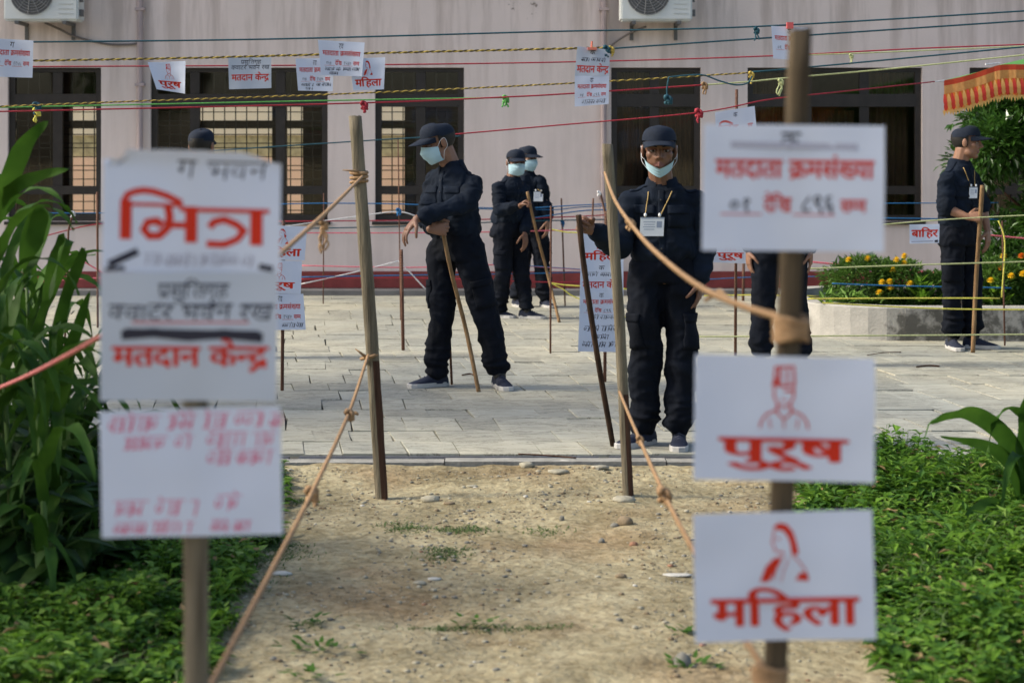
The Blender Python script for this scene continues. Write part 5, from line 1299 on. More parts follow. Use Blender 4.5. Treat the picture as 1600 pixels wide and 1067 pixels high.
def corn(px, Y, h, label, group, seed, leaves=None, lean=(0, 0), n=9, zl=.12):
    rn = random.Random(seed); X = (px - 800) * Y / F; base = Vector((X, Y, GZ - .02)); o = empty('corn_plant', base); tag(o, label, 'corn plant', group)
    st = [base + Vector((lean[0] * t * t * h, lean[1] * t * t * h, h * t)) for t in np.linspace(0, 1, 9)]
    MB().tube(st, [.016 - .010 * t for t in np.linspace(0, 1, 9)], 8).build('stalk', M_stalk, o, True)
    a = rn.uniform(0, 6.28)
    for i in range(n):
        t = zl + (1 - zl) * i / (n - 1); q = t * 8; k = min(int(q), 7); p = st[k].lerp(st[k + 1], q - k)
        a += math.pi + rn.uniform(-.5, .5); el = rn.uniform(.75, 1.35)
        d = Vector((math.cos(a) * math.cos(el), math.sin(a) * math.cos(el), math.sin(el))); L = rn.uniform(.42, .68) * (1 - .35 * abs(t - .55))
        v, f = blade(p, d, L, rn.uniform(.035, .060), rn.uniform(.9, 2.4), 12, .35, rn.uniform(-1.2, 1.2), seed * 31 + i)
        MB().add(v, f).build('leaf', M_corn, o, True)
    for q in leaves or []:
        v, f = blade(*q); MB().add(v, f).build('leaf', M_corn, o, True)
    return o
def blade_path(pts, wd, twist=0.0, seed=0, side=None):
    """leaf along given world points, widest in its first half"""
    w_ = spline(pts, 5); n = len(w_) - 1; v = []; f = []
    for i, q in enumerate(w_):
        t = i / n; d = (w_[min(i + 1, n)] - w_[max(i - 1, 0)]).normalized(); s_ = Vector(side) if side else Vector((.25, .95, .1)); s_ = (s_ - d * s_.dot(d)).normalized(); u = s_.cross(d)
        s2 = s_ * math.cos(twist * t + .5) + u * math.sin(twist * t + .5); u2 = s2.cross(d); h = wd * .5 * min(1, t * 5 + .4) * max(0, 1 - t ** 2.4) ** .8 + .0004; rip = .08 * wd * math.sin(t * 19 + seed)
        v += [q - s2 * h + u2 * (h * .3 + rip), q, q + s2 * h + u2 * (h * .3 - rip)]
    for i in range(n): a = i * 3; f += [(a, a + 1, a + 4, a + 3), (a + 1, a + 2, a + 5, a + 4)]
    return v, f
def add_leaves(o, paths, Y):
    for i, (pts, wd, tw) in enumerate(paths):
        v, f = blade_path([PP(q[0], q[1], Y - .10 * k) for k, q in enumerate(pts)], wd, tw, i); MB().add(v, f).build('leaf', M_corn, o, True)
CL = 'tall leafy corn plant in the dense clump at the left edge'; CG = 'corn plants at the left edge'
for i, (px, Y, h) in enumerate([(8, 6.6, 1.16), (52, 6.9, 1.04), (92, 6.5, .86), (118, 7.0, .74), (-30, 6.2, 1.30), (30, 7.5, 1.12), (-80, 6.9, 1.35), (72, 6.1, .80), (-10, 7.9, 1.2), (20, 6.3, .95), (105, 6.8, .66)]):
    o = corn(px, Y, h, CL, CG, 100 + i, None, lean=(R.uniform(-.06, .06), R.uniform(-.05, .05)), n=16, zl=.06)
    if i == 0: add_leaves(o, [([(0, 340), (12, 285), (40, 222), (76, 189)], .085, .6), ([(-5, 315), (25, 290), (60, 274), (108, 264)], .06, 1.0), ([(35, 420), (62, 330), (80, 345), (62, 400), (28, 445)], .09, .4)], 6.5)
    if i == 1: add_leaves(o, [([(70, 470), (90, 400), (104, 372), (92, 410), (78, 470)], .07, .5), ([(80, 560), (100, 470), (128, 400), (132, 388)], .05, .7), ([(95, 640), (105, 560), (125, 500), (140, 455)], .055, .7)], 6.6)
o = corn(1612, 7.2, .42, 'corn plant with arched bluish leaves at the right edge', None, 140, None, n=4)
add_leaves(o, [([(1606, 800), (1592, 725), (1570, 684), (1542, 657), (1511, 642), (1486, 646), (1462, 653), (1450, 664), (1442, 695)], .075, 2.4), ([(1606, 830), (1588, 750), (1562, 708), (1520, 690), (1470, 682)], .062, 1.4), ([(1604, 800), (1594, 720), (1594, 660), (1603, 612)], .075, .3), ([(1606, 850), (1560, 790), (1520, 800), (1500, 830)], .055, .8)], 7.3)
# broad leaved bean plants below the corn
def bean(px, Y, h, sp, n, label, group, seed):
    rn = random.Random(seed); X = (px - 800) * Y / F; base = Vector((X, Y, GZ)); o = empty('bean_plant', base); tag(o, label, 'bean plant', group)
    sb = MB()
    for i in range(n):
        a = rn.uniform(0, 6.28); r = sp * math.sqrt(rn.random()); z = h * rn.uniform(.15, 1) * (1 - .4 * r / sp); c = base + Vector((r * math.cos(a), r * math.sin(a), z))
        sb.tube(spline([base + Vector((r * .3 * math.cos(a), r * .3 * math.sin(a), 0)), base + Vector((r * .6 * math.cos(a), r * .6 * math.sin(a), z * .7)), c], 3), .004, 5)
        d = Vector((math.cos(a) + rn.uniform(-.5, .5), math.sin(a) + rn.uniform(-.5, .5), rn.uniform(-.7, .25))); L = rn.uniform(.11, .20)
        v, f = heart(c, d, (rn.uniform(-.3, .3), rn.uniform(-.6, .1), 1), L, L * rn.uniform(.8, 1.0), rn.uniform(.1, .35)); MB().add(v, f).build('leaf', M_broad, o, True)
    sb.build('stems', M_stalk, o, True); return o
BL = 'broad leaved bean plant below the corn at the left edge'
for i, (px, Y, h, sp, n) in enumerate([(20, 7.0, .75, .30, 60), (75, 7.2, .62, .26, 56), (122, 7.3, .42, .20, 34), (-20, 6.5, .70, .30, 50), (45, 6.3, .50, .28, 50), (105, 6.6, .36, .24, 40), (150, 6.9, .24, .18, 24)]): bean(px, Y, h, sp, n, BL, 'bean plants below the corn', 160 + i)

# ground cover
def inside_left(x, y):
    px = 800 + x * F / y; py = HZ + F * (HC - GZ) / y
    e = 300 + (py - 1067) * -.55 + 40 * noise.noise(Vector((x * 3, y * 3, 2))); return px < min(e, 440)
def inside_right(x, y):
    px = 800 + x * F / y; py = HZ + F * (HC - GZ) / y
    e = 1235 + max(0, py - 770) * .50 + 40 * noise.noise(Vector((x * 3, y * 3, 7))); return px > e
def weeds(name, test, x0, x1, n, hmax, seed, label, m):
    rn = random.Random(seed); b = MB(); cnt = 0; tries = 0
    while cnt < n and tries < n * 6:
        tries += 1; y = 4.9 + (8.55 - 4.9) * rn.random(); x = x0 + (x1 - x0) * rn.random()
        if not test(x, y): continue
        dens = .5 + noise.noise(Vector((x * 2.2, y * 2.2, seed)))
        if rn.random() > dens + .32: continue
        sp = noise.noise(Vector((x * 1.1, y * 1.1, seed + 9)))
        h = hmax * (.35 + .75 * max(0, .5 + .9 * noise.noise(Vector((x * 1.6, y * 1.6, seed + 4)))))
        edge = 1.0
        if not test(x - .25, y) or not test(x + .25, y): edge = .45
        h *= edge * rn.uniform(.5, 1.1); cnt += 1
        z0 = ground_z(x, y); tx, ty = rn.uniform(-.3, .3), rn.uniform(-.3, .3)
        if rn.random() < (.28 if sp < .05 else .62):   # grass blade
            a = rn.uniform(0, 6.28); v, f = blade((x, y, z0), (math.cos(a) * .5, math.sin(a) * .5, 1), h * rn.uniform(.9, 1.7) + .04, .007, 1.8, 4, .2, 0, cnt); b.add(v, f, 1); continue
        b.add([(x - .0015, y, z0), (x + .0015, y, z0), (x + tx * h + .001, y + ty * h, z0 + h), (x + tx * h - .001, y + ty * h, z0 + h)], [(0, 1, 2, 3)], 0)
        k = rn.randint(3, 6)
        for q in range(k):
            t = .35 + .65 * (q + 1) / k; c = Vector((x + tx * h * t, y + ty * h * t, z0 + h * t)); a = rn.uniform(0, 6.28); L = rn.uniform(.02, .06) if sp < -.12 else rn.uniform(.025, .09); wd = L * (rn.uniform(.55, .8) if sp < -.12 else rn.uniform(.22, .42))
            d = Vector((math.cos(a), math.sin(a), rn.uniform(-.25, .7))).normalized(); s_ = d.cross(Vector((0, 0, 1))).normalized(); u = s_.cross(d)
            b.add([c, c + d * L * .45 + s_ * wd * .5 + u * .12 * L, c + d * L * .5, c + d * L - u * L * .12, c + d * L * .45 - s_ * wd * .5 + u * .12 * L], [(0, 1, 2), (2, 1, 3), (0, 2, 4), (4, 2, 3)], (3 if rn.random() < .035 else 4 if rn.random() < .10 else 0 if rn.random() < .55 else 2))
    o = b.build(name, [M_weed, M_grass, M_weed2, M_dry, M_pale], None); return tag(o, label, 'weeds', kind='stuff')
weeds('weeds', inside_right, .6, 3.2, 17000, .21, 3, 'dense low green weeds covering the ground at right', M_weed)
weeds('weeds', inside_left, -3.0, -.6, 15500, .17, 5, 'dense low green weeds covering the ground at left', M_weed2)
# small grass patches on the path
def patch_grass(spots):
    b = MB(); rn = random.Random(4)
    for px, py, rw, rd, n in spots:
        Y = YG(py, GZ); X = (px - 800) * Y / F
        for i in range(n):
            x = X + rn.gauss(0, rw); y = Y + rn.gauss(0, rd); a = rn.uniform(0, 6.28)
            v, f = blade((x, y, ground_z(x, y) - .004), (math.cos(a) * .7, math.sin(a) * .7, .8), rn.uniform(.012, .032), .004, 1.0, 3, .2, 0, i); b.add(v, f)
    return tag(b.build('grass', M_grass), 'short sparse grass growing in patches on the earth path', 'grass', kind='stuff')
patch_grass([(630, 825, .05, .05, 260), (722, 828, .07, .04, 340), (700, 865, .05, .05, 220), (690, 873, .04, .04, 120), (850, 828, .06, .05, 120), (460, 782, .06, .05, 220), (400, 870, .10, .12, 900), (380, 910, .06, .08, 300), (480, 975, .03, .03, 60), (720, 982, .10, .02, 200), (840, 985, .06, .02, 90), (430, 850, .05, .06, 300)])
def sprig(px, py, n, sp, label, seed):
    rn = random.Random(seed); Y = YG(py, GZ); base = Vector(((px - 800) * Y / F, Y, GZ)); o = empty('weed_sprig', base); tag(o, label, 'weed', 'small weeds sprouting on the path'); b = MB()
    for i in range(n):
        a = rn.uniform(0, 6.28); r = sp * rn.random(); c = base + Vector((r * math.cos(a), r * .6 * math.sin(a), rn.uniform(.004, .03))); v, f = heart(c, (math.cos(a), math.sin(a), rn.uniform(.0, .7)), (0, 0, 1), rn.uniform(.02, .035), rn.uniform(.012, .02), .1); b.add(v, f)
    b.build('leaves', M_weed2, o)
for q in [(485, 975, 16, .07, 'small weed sprig left on the path below the jute rope', 1), (500, 1018, 34, .13, 'wide low weed on the path nearest the left stake', 2), (485, 1060, 22, .09, 'weed at the bottom edge right of the left stake', 3), (1070, 993, 18, .06, 'weed sprig beside the lowest right sheet', 4), (1075, 1045, 26, .10, 'leafy weed beside the dark stone at the bottom', 5), (745, 980, 18, .09, 'flat weed trailing in the middle of the path', 6)]: sprig(*q)

# stones
def rock(p, r, seed, sq=(1, 1, .6)):
    bm = bmesh.new(); bmesh.ops.create_icosphere(bm, subdivisions=2, radius=1)
    v = []
    for q in bm.verts:
        d = q.co.copy(); n_ = 1 + .28 * noise.noise(d * 1.3 + Vector((seed * 3.1, seed, 0))) + .12 * noise.noise(d * 3.1 + Vector((seed, 0, 4))); v.append((p[0] + d.x * r * sq[0] * n_, p[1] + d.y * r * sq[1] * n_, p[2] + d.z * r * sq[2] * n_))
    f = [tuple(q.index for q in t.verts) for t in bm.faces]; bm.free(); return v, f
M_rk = {'pale': mat('pale_stone', (.34, .31, .23), .85, var=.2, scale=25, bump=.4), 'brown': mat('brown_stone', (.22, .165, .10), .85, var=.25, scale=25, bump=.4), 'grey': mat('grey_stone', (.19, .18, .15), .85, var=.25, scale=25, bump=.4), 'white': mat('white_stone', (.50, .48, .42), .85, var=.15, scale=25, bump=.3), 'red': mat('brick_bit', (.27, .14, .085), .9, var=.2, scale=25, bump=.4)}
for i, (px, py, r, c, lab, sq) in enumerate([
    (673, 783, .030, 'pale', 'smooth pale oval stone on the path right of the left leaning post', (1.5, .9, .6)), (702, 790, .018, 'brown', 'small brown stone touching the pale oval stone', (1.4, 1, .5)), (977, 821, .028, 'brown', 'angular brown stone right of the path centre', (1.2, 1, .8)), (960, 822, .016, 'grey', 'grey pebble left of the angular brown stone', (1.2, 1, .8)),
    (880, 733, .030, 'white', 'long white stone beside the kerb', (1.8, .8, .5)), (872, 745, .032, 'pale', 'flat pale stone just below the long white stone', (1.6, .9, .45)), (823, 737, .028, 'pale', 'squarish pale stone by the kerb', (1.3, .9, .6)), (938, 740, .028, 'pale', 'pale chip near the kerb left of the narrow post', (1.6, .9, .4)),
    (738, 763, .018, 'pale', 'thin flat stone in the upper middle of the path', (1.6, .9, .4)), (439, 900, .024, 'white', 'whitish flat stone beside the slanting jute rope at left', (1.7, 1, .4)), (678, 905, .018, 'white', 'bright white flake in the middle of the path', (1.5, 1, .35)), (655, 913, .018, 'pale', 'pale flat stone left of the white flake', (1.4, 1, .4)),
    (940, 842, .014, 'grey', 'small dark pebble below the angular brown stone', (1, 1, .9)), (990, 847, .015, 'red', 'reddish pebble below and right of the angular brown stone', (1.2, 1, .8)), (1066, 1038, .030, 'grey', 'dark round stone at the bottom beside the right signs', (1, 1, .95)), (970, 902, .018, 'brown', 'brown clod right of the white flake', (1.2, 1, .6)),
    (878, 812, .013, 'grey', 'tiny upright grey stone in the middle of the path', (.8, .8, 1.2)), (975, 787, .04, 'pale', 'crumbled earth clod at the foot of the narrow post', (1.3, .8, .4)), (1058, 898, .03, 'white', 'flat white scrap on the path beside the woman sheet', (2.0, .8, .15))]):
    Y = YG(py, GZ); X = (px - 800) * Y / F; v, f = rock((X, Y, ground_z(X, Y) + r * sq[2] * .4), r, i + 1, sq); tag(MB().add(v, f).build('stone', M_rk[c], None, True), lab, 'stone', 'loose stones on the path')
def gravel():
    rn = random.Random(12); b = MB(); base = []
    for k in range(6):
        bm = bmesh.new(); bmesh.ops.create_icosphere(bm, subdivisions=1, radius=1); vs = [q.co * (1 + .35 * noise.noise(q.co * 1.5 + Vector((k * 5, 0, 0)))) for q in bm.verts]; fs = [tuple(q.index for q in t.verts) for t in bm.faces]; bm.free(); base.append((vs, fs))
    for i in range(13000):
        y = 5.0 + 3.62 * rn.random() ** .8; x = rn.uniform(-1.7, 1.5)
        if inside_left(x + .12, y) or inside_right(x - .12, y): continue
        if rn.random() > .35 + 1.2 * noise.noise(Vector((x * 2, y * 2, 5))) + .25: continue
        r = min(.0021 / (rn.random() ** .55 + .06), .0105); vs, fs = base[i % 6]; a = rn.uniform(0, 6.28); ca, sa = math.cos(a), math.sin(a); z = ground_z(x, y) + r * .25; fl = rn.uniform(.4, .8)
        b.add([(x + (q.x * ca - q.y * sa) * r * 1.2, y + (q.x * sa + q.y * ca) * r, z + q.z * r * fl) for q in vs], fs, rn.choice([0, 0, 0, 0, 1, 1, 1, 2, 2, 0, 1, 4 if rn.random() < .4 else 2, 3 if rn.random() < .3 else 0]))
    o = b.build('gravel', [M_rk['pale'], M_rk['brown'], M_rk['grey'], M_rk['white'], M_rk['red']], None, True); tag(o, 'fine gravel and crumbs scattered over the earth path', 'gravel', kind='stuff')
gravel()
# litter leaf and twigs on the paving
def twig(pts, r, label):
    tag(MB().tube(spline([PP(p[0], p[1], YG(p[1], .01)) for p in pts], 5), r, 5).build('twig', M_bark, None, True), label, 'twig', 'twigs lying on the paving')
twig([(1355, 555), (1380, 551), (1408, 550)], .0035, 'thin twig on the paving left of the man in profile')
twig([(1432, 573), (1450, 571), (1468, 572)], .006, 'short dark twig on the paving in front of the man in profile')
twig([(810, 709), (850, 711), (900, 715)], .004, 'long twig lying along the kerb drain')
twig([(722, 586), (735, 584), (742, 587)], .005, 'dry leaf scrap between the feet and the stick')

# ------------------------------------------------------------------ planter, flowers, shrub
def planter():
    o = empty('planter', (4.6, 15.2, 0)); tag(o, 'low stained concrete flower bed wall with rounded end', 'planter')
    m = mat('stained_concrete', (.30, .29, .26), .9, col2=(.42, .40, .36), scale=5, bump=.4, bscale=50)
    n = m.node_tree; bs = n.nodes['Principled BSDF']; src = bs.inputs['Base Color'].links[0].from_socket; g = n.nodes.new('ShaderNodeNewGeometry')
    t = n.nodes.new('ShaderNodeTexNoise'); t.inputs['Scale'].default_value = 6.5; t.inputs['Detail'].default_value = 9; t.inputs['Roughness'].default_value = .7; n.links.new(g.outputs['Position'], t.inputs[0])
    sx = n.nodes.new('ShaderNodeSeparateXYZ'); n.links.new(g.outputs['Position'], sx.inputs[0]); mr = n.nodes.new('ShaderNodeMapRange'); mr.inputs[1].default_value = 2.75; mr.inputs[2].default_value = 3.1; mr.inputs[3].default_value = -.22; mr.inputs[4].default_value = .05; n.links.new(sx.outputs[0], mr.inputs[0])
    ad = n.nodes.new('ShaderNodeMath'); n.links.new(t.outputs[0], ad.inputs[0]); n.links.new(mr.outputs[0], ad.inputs[1])
    mz = n.nodes.new('ShaderNodeMapRange'); mz.inputs[1].default_value = .245; mz.inputs[2].default_value = .262; mz.inputs[3].default_value = 0; mz.inputs[4].default_value = -.4; n.links.new(sx.outputs[2], mz.inputs[0])
    a2 = n.nodes.new('ShaderNodeMath'); n.links.new(ad.outputs[0], a2.inputs[0]); n.links.new(mz.outputs[0], a2.inputs[1])
    r = n.nodes.new('ShaderNodeValToRGB'); r.color_ramp.elements[0].position = .46; r.color_ramp.elements[0].color = (1, 1, 1, 1); r.color_ramp.elements[1].position = .58; r.color_ramp.elements[1].color = (.30, .30, .29, 1); n.links.new(a2.outputs[0], r.inputs[0])
    mx = n.nodes.new('ShaderNodeMixRGB'); mx.blend_type = 'MULTIPLY'; mx.inputs[0].default_value = 1; n.links.new(src, mx.inputs[1]); n.links.new(r.outputs[0], mx.inputs[2]); n.links.new(mx.outputs[0], bs.inputs['Base Color'])
    x0, x1, y0, y1, H_ = 2.38, 8.5, 14.25, 16.6, .27
    out = []; rad = .75
    for a in np.linspace(270, 180, 9): out.append((x0 + rad + rad * math.cos(math.radians(a)), y0 + rad + rad * math.sin(math.radians(a))))
    for a in np.linspace(180, 90, 9): out.append((x0 + rad + rad * math.cos(math.radians(a)), y1 - rad + rad * math.sin(math.radians(a))))
    out = [(x1, y0)] + out + [(x1, y1)]; n_ = len(out); cx, cy = 5.4, 15.4
    def ins(p, d):
        return (p[0] + (d if p[0] < 5 else 0), p[1] + (d if p[1] < cy else -d))
    v = [(x, y, -.02) for x, y in out] + [(x, y, H_ - .012) for x, y in out] + [(*ins(q, .012), H_) for q in out] + [(*ins(q, .14), H_) for q in out] + [(*ins(q, .15), H_ - .10) for q in out]
    f = []
    for l in range(4):
        for i in range(n_ - 1): a = l * n_ + i; f.append((a + 1, a, a + n_, a + n_ + 1))
    MB().add(v, f).build('bed_wall', m, o)
    s = [(*ins(q, .146), H_ - .07) for q in out]; MB().add(s, [tuple(range(n_))[::-1]]).build('soil', mat('soil', (.06, .045, .03), .95, var=.3, scale=20, bump=.6), o)
planter()
def leaf_cloud(b, c, R3, n, L, rn, flat=.0, mi=0, shell=.35, wd=.42):
    for i in range(n):
        d = Vector((rn.gauss(0, 1), rn.gauss(0, 1), rn.gauss(0, 1))).normalized(); r = (shell + (1 - shell) * rn.random()) ** .6
        lump = 1 + .28 * noise.noise(d * 2.2 + Vector((c[0] * 3, c[2], 1)))
        p = Vector(c) + Vector((d.x * R3[0], d.y * R3[1], d.z * R3[2])) * r * lump
        if p.z < .12: continue
        a = (d + Vector((rn.uniform(-.8, .8), rn.uniform(-.8, .8), rn.uniform(-.6, .5)))).normalized(); s_ = a.cross(Vector((rn.uniform(-.3, .3), rn.uniform(-.3, .3), 1))).normalized(); u = s_.cross(a); l = L * rn.uniform(.6, 1.25)
        b.add([p, p + a * l * .5 + s_ * l * wd * .5 + u * l * .08, p + a * l - u * l * .1, p + a * l * .5 - s_ * l * wd * .5 + u * l * .08], [(0, 1, 2), (0, 2, 3)], mi)
def flower(c, r, m, parent, seed):
    rn = random.Random(seed); b = MB()
    for ring, (k, rr, el) in enumerate([(12, 1.0, -.35), (12, 1.05, .1), (11, 1.0, .5), (9, .95, .9), (6, .9, 1.25)]):
        for i in range(k):
            a = 2 * math.pi * (i + .5 * (ring % 2)) / k + rn.uniform(-.1, .1); d = Vector((math.cos(a) * math.cos(el), math.sin(a) * math.cos(el), math.sin(el))); s_ = Vector((-math.sin(a), math.cos(a), 0)); p = Vector(c)
            b.add([p, p + d * r * rr * .7 + s_ * r * .26, p + d * r * rr + Vector((0, 0, -.1 * r)), p + d * r * rr * .7 - s_ * r * .26], [(0, 1, 2, 3)])
    b.add(*ellip(Vector(c) - Vector((0, 0, r * .25)), Vector((r * .5, 0, 0)), Vector((0, r * .5, 0)), Vector((0, 0, r * .5)), 8, 5)); return b.build('flower', m, parent, True)
def marigold(px, py_top, Y, wpx, label, flowers, seed, n=1500):
    rn = random.Random(seed); s_ = F / Y; zt = HC - (py_top - HZ) / s_; w_ = wpx / s_ / 2; base = Vector(((px - 800) / s_, Y, .2)); o = empty('marigold_plant', base); tag(o, label, 'marigold', 'marigold bushes in the flower bed')
    b = MB(); c = Vector((base.x, Y, (zt + .2) / 2)); leaf_cloud(b, c, (w_, w_ * .9, (zt - .2) / 2 * 1.05), int(n * 1.6), .055, rn, wd=.34); b.build('foliage', M_mari, o)
    st = MB()
    for i in range(7): a = rn.uniform(0, 6.28); st.tube([base, c + Vector((w_ * .6 * math.cos(a), w_ * .6 * math.sin(a), rn.uniform(0, (zt - .2) / 2)))], .006, 5)
    st.build('stems', M_stalk, o)
    for i, (fx, fy, oc) in enumerate(flowers): flower(PP(fx, fy, Y - w_ * 1.05 if fy > py_top + 14 else Y - .1), .034, M_flower2 if oc else M_flower, o, seed + i)
marigold(1345, 402, 15.0, 118, 'full round marigold bush with few blooms at the left end of the bed', [(1326, 406, 0), (1356, 404, 0)], 201, 2600)
marigold(1405, 408, 14.9, 86, 'marigold bush with tall cluster of three yellow blooms', [(1413, 400, 0), (1401, 406, 0), (1413, 411, 0), (1395, 422, 0), (1390, 440, 0), (1378, 441, 0), (1422, 443, 0), (1391, 449, 0), (1374, 457, 0)], 202, 1700)
marigold(1462, 428, 14.9, 70, 'low marigold bush just left of the man in profile', [], 203, 1300)
marigold(1560, 408, 14.8, 96, 'marigold bush right of the man in profile with orange blooms', [(1568, 400, 0), (1565, 419, 1), (1580, 431, 0), (1548, 438, 0), (1598, 428, 0), (1596, 400, 1)], 204, 2000)
marigold(1630, 420, 14.8, 90, 'marigold bush cut by the right edge', [(1602, 425, 0), (1610, 440, 1)], 205, 1500)
for i, (px, w_) in enumerate([(1292, 40), (1325, 44), (1358, 46), (1440, 60), (1500, 60), (1560, 60)]):
    rn = random.Random(300 + i); Y = 14.62; s_ = F / Y; base = Vector(((px - 800) / s_, Y, .2)); o = empty('leafy_green', base)
    tag(o, ['pale lettuce plant at the far left end of the flower bed', 'pale lettuce plant, second from the left end of the bed', 'pale lettuce plant, third from the left end of the bed', 'leafy green clump left of the man in profile', 'leafy green clump behind the man in profile', 'leafy green clump right of the stick'][i], 'plant', 'leafy greens along the bed rim'); k = 16 if i < 3 else 40
    for q in range(k):
        a = rn.uniform(0, 6.28); r = w_ / s_ / 2 * rn.random(); c = base + Vector((r * math.cos(a), r * .7 * math.sin(a), rn.uniform(.07, .14 if i < 3 else .26))); v, f = heart(c, (math.cos(a) * .8, math.sin(a) * .8 - .2, rn.uniform(.3, 1.1)), (0, 0, 1), rn.uniform(.06, .11), rn.uniform(.04, .06), .2)
        MB().add(v, f).build('leaf', M_lett if i < 3 else M_weed, o, True)
def shrub():
    rn = random.Random(77); o = empty('shrub', (4.85, 15.9, .2)); tag(o, 'large glossy dark green shrub behind the man in profile', 'shrub'); c0 = Vector((4.85, 15.9, .2))
    t = MB(); b = MB()
    for i in range(9):
        a = rn.uniform(0, 6.28); e = c0 + Vector((.75 * math.cos(a) * rn.uniform(.4, 1), .6 * math.sin(a), rn.uniform(.8, 1.8))); t.tube(spline([c0, c0.lerp(e, .4) + Vector((0, 0, .25)), e], 5), [.035 - .0028 * k for k in range(11)], 7)
    t.build('trunk', M_bark, o, True)
    for i in range(52):
        a = rn.uniform(0, 6.28); q = math.sqrt(rn.random()); z = rn.uniform(.25, 1.95); ww = .95 * math.sqrt(max(.05, 1 - ((z - 1.05) / 1.1) ** 2))
        leaf_cloud(b, (c0.x + ww * q * math.cos(a), c0.y + ww * .8 * q * math.sin(a), .1 + z), (.32, .32, .26), 560, .095, rn, wd=.42, shell=.2)
    b.build('crown', M_shrub, o)
shrub()

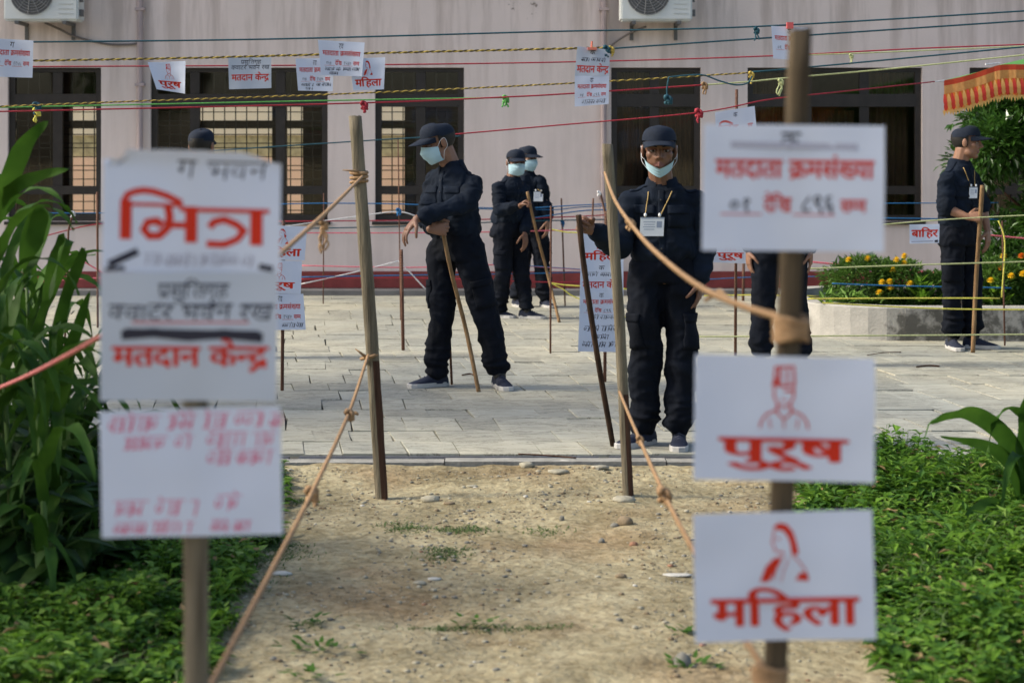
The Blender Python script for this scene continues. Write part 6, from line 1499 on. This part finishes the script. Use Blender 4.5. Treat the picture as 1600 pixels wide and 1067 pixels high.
# ------------------------------------------------------------------ festive tent corner
def tent():
    o = empty('tent_canopy', PP(1540, 178, 13.6)); tag(o, 'festive tent edge with green roof, red border and patterned fringe', 'tent canopy')
    E_ = [(1475, 126), (1500, 121), (1525, 114), (1548, 106), (1562, 102), (1580, 101), (1600, 101), (1640, 100), (1700, 98), (1780, 96)]
    Y = 13.5; top = spline([PP(x, y, Y) for x, y in E_], 8); n = len(top)
    s_ = F / Y
    def band(h0, h1, yo, sw=0.0):
        v = []; 
        for i, p in enumerate(top):
            w_ = .02 * math.sin(i * .55) + .008 * math.sin(i * 1.7)
            v += [p + Vector((0, -yo + w_ * .5 * h0 / .3, -h0)), p + Vector((0, -yo + w_ * (h1 / .3), -h1))]
        return v, [(2 * i, 2 * i + 2, 2 * i + 3, 2 * i + 1) for i in range(n - 1)]
    MB().add(*band(0, .042, 0)).build('red_border', mat('tent_red', (.62, .07, .03), .8, trans=.3), o, True)
    MB().add(*band(.041, .105, .002)).build('gold_band', mat('tent_gold', (.66, .27, .08), .8, col2=(.74, .38, .13), scale=40, trans=.3), o, True)
    MB().add(*band(.104, .235, .001)).build('fringe_cloth', mat('tent_orange', (.74, .20, .04), .8, col2=(.80, .28, .05), scale=20, trans=.35), o, True)
    m1 = mat('tongue_red', (.62, .06, .04), .8, trans=.3); m2 = mat('tongue_yellow', (.72, .42, .13), .8, trans=.3)
    x = top[0].x; k = 0
    while x < top[-1].x - .05:
        i = min(range(n), key=lambda q: abs(top[q].x - x)); p = top[i] + Vector((x - top[i].x, -.012, 0)); w_ = .016; b = MB()
        pr = [(0, .3), (.25, .8), (.45, 1), (.6, .75), (.75, 1), (.9, .6), (1, .1)]
        v = []
        for t, q in pr: v += [p + Vector((-w_ * q + .012 * t, -.012 * math.sin(t * 3), -.105 - .128 * t)), p + Vector((w_ * q + .012 * t, -.012 * math.sin(t * 3), -.105 - .128 * t))]
        b.add(v, [(2 * j, 2 * j + 1, 2 * j + 3, 2 * j + 2) for j in range(6)]); b.build('tongue', m1 if k % 2 == 0 else m2, o); x += .029; k += 1
    fr = MB(); x = top[0].x
    while x < top[-1].x - .02:
        i = min(range(n), key=lambda q: abs(top[q].x - x)); z = top[i].z - .228; fr.add([(x - .016, top[i].y - .014, z), (x + .016, top[i].y - .014, z), (x + .004 * math.sin(x * 90), top[i].y - .018, z - .045 - .010 * math.sin(x * 57))], [(0, 1, 2)]); x += .022
    fo = fr.build('zigzag_trim', m2, o); fo['kind'] = 'stuff'
    v = []
    for i, p in enumerate(top): v += [p + Vector((0, 0, .001)), p + Vector((.28, .5, .06)), p + Vector((1.3, 2.5, .27))]
    MB().add(v, [(3 * i, 3 * i + 3, 3 * i + 4, 3 * i + 1) for i in range(n - 1)] + [(3 * i + 1, 3 * i + 4, 3 * i + 5, 3 * i + 2) for i in range(n - 1)]).build('roof_cloth', mat('tent_green', (.10, .30, .06), .8, trans=.3), o, True)
    MB().tube([PP(1456, 129, 13.45), PP(1475, 126, 13.5)], .006, 6).tube([PP(1540, 101, 13.4), PP(1562, 99, 13.45)], .007, 6).build('tie_cord', rope_mat('white'), o)
tent()


# ------------------------------------------------------------------ unseen trees added to shade signs, corn and courtyard
def added_shade_tree(x, y, z0, z1, rad, n, seed, lab):
    rn = random.Random(seed); o = empty('added_shade_tree', (x, y, 0)); tag(o, lab, 'tree', 'unseen trees added for shade at left')
    tr = MB(); tr.tube(spline([(x, y, GZ - .1), (x + .06, y, z0 * .6), (x, y + .05, (z0 + z1) / 2)], 5), [.15 - .010 * k for k in range(11)], 10); cl = []
    for i in range(14):
        a = rn.uniform(0, 6.28); q = math.sqrt(rn.random()); z = rn.uniform(z0 + .4, z1 - .4); ww = (rad - .4) * math.sqrt(max(.15, 1 - ((z - (z0 + z1) / 2) / (z1 - z0) * 2) ** 2)); c = Vector((x + ww * q * math.cos(a), y + ww * q * math.sin(a), z)); cl.append(c)
        if i < 8: tr.tube([(x, y, z0 * rn.uniform(.6, 1)), Vector((x, y, z * .8)).lerp(c, .5), c], [.06, .035, .012], 6)
    tr.build('trunk', M_bark, o, True); b = MB()
    for c in cl: leaf_cloud(b, c, (.75, .75, .6), n // 14, .22, rn, wd=.5, shell=.1)
    b.build('crown', M_shrub, o)
added_shade_tree(-7.0, 10.4, 2.6, 6.6, 1.8, 2600, 401, 'unseen tree added outside the left edge to shade the middle of the courtyard')
added_shade_tree(-6.6, 6.4, 1.8, 4.6, 1.6, 3600, 402, 'unseen low tree added outside the left edge to shade the corn')
added_shade_tree(-6.2, 3.0, 3.2, 6.2, 1.3, 2200, 403, 'unseen tree added outside the left edge to shade the near signs')
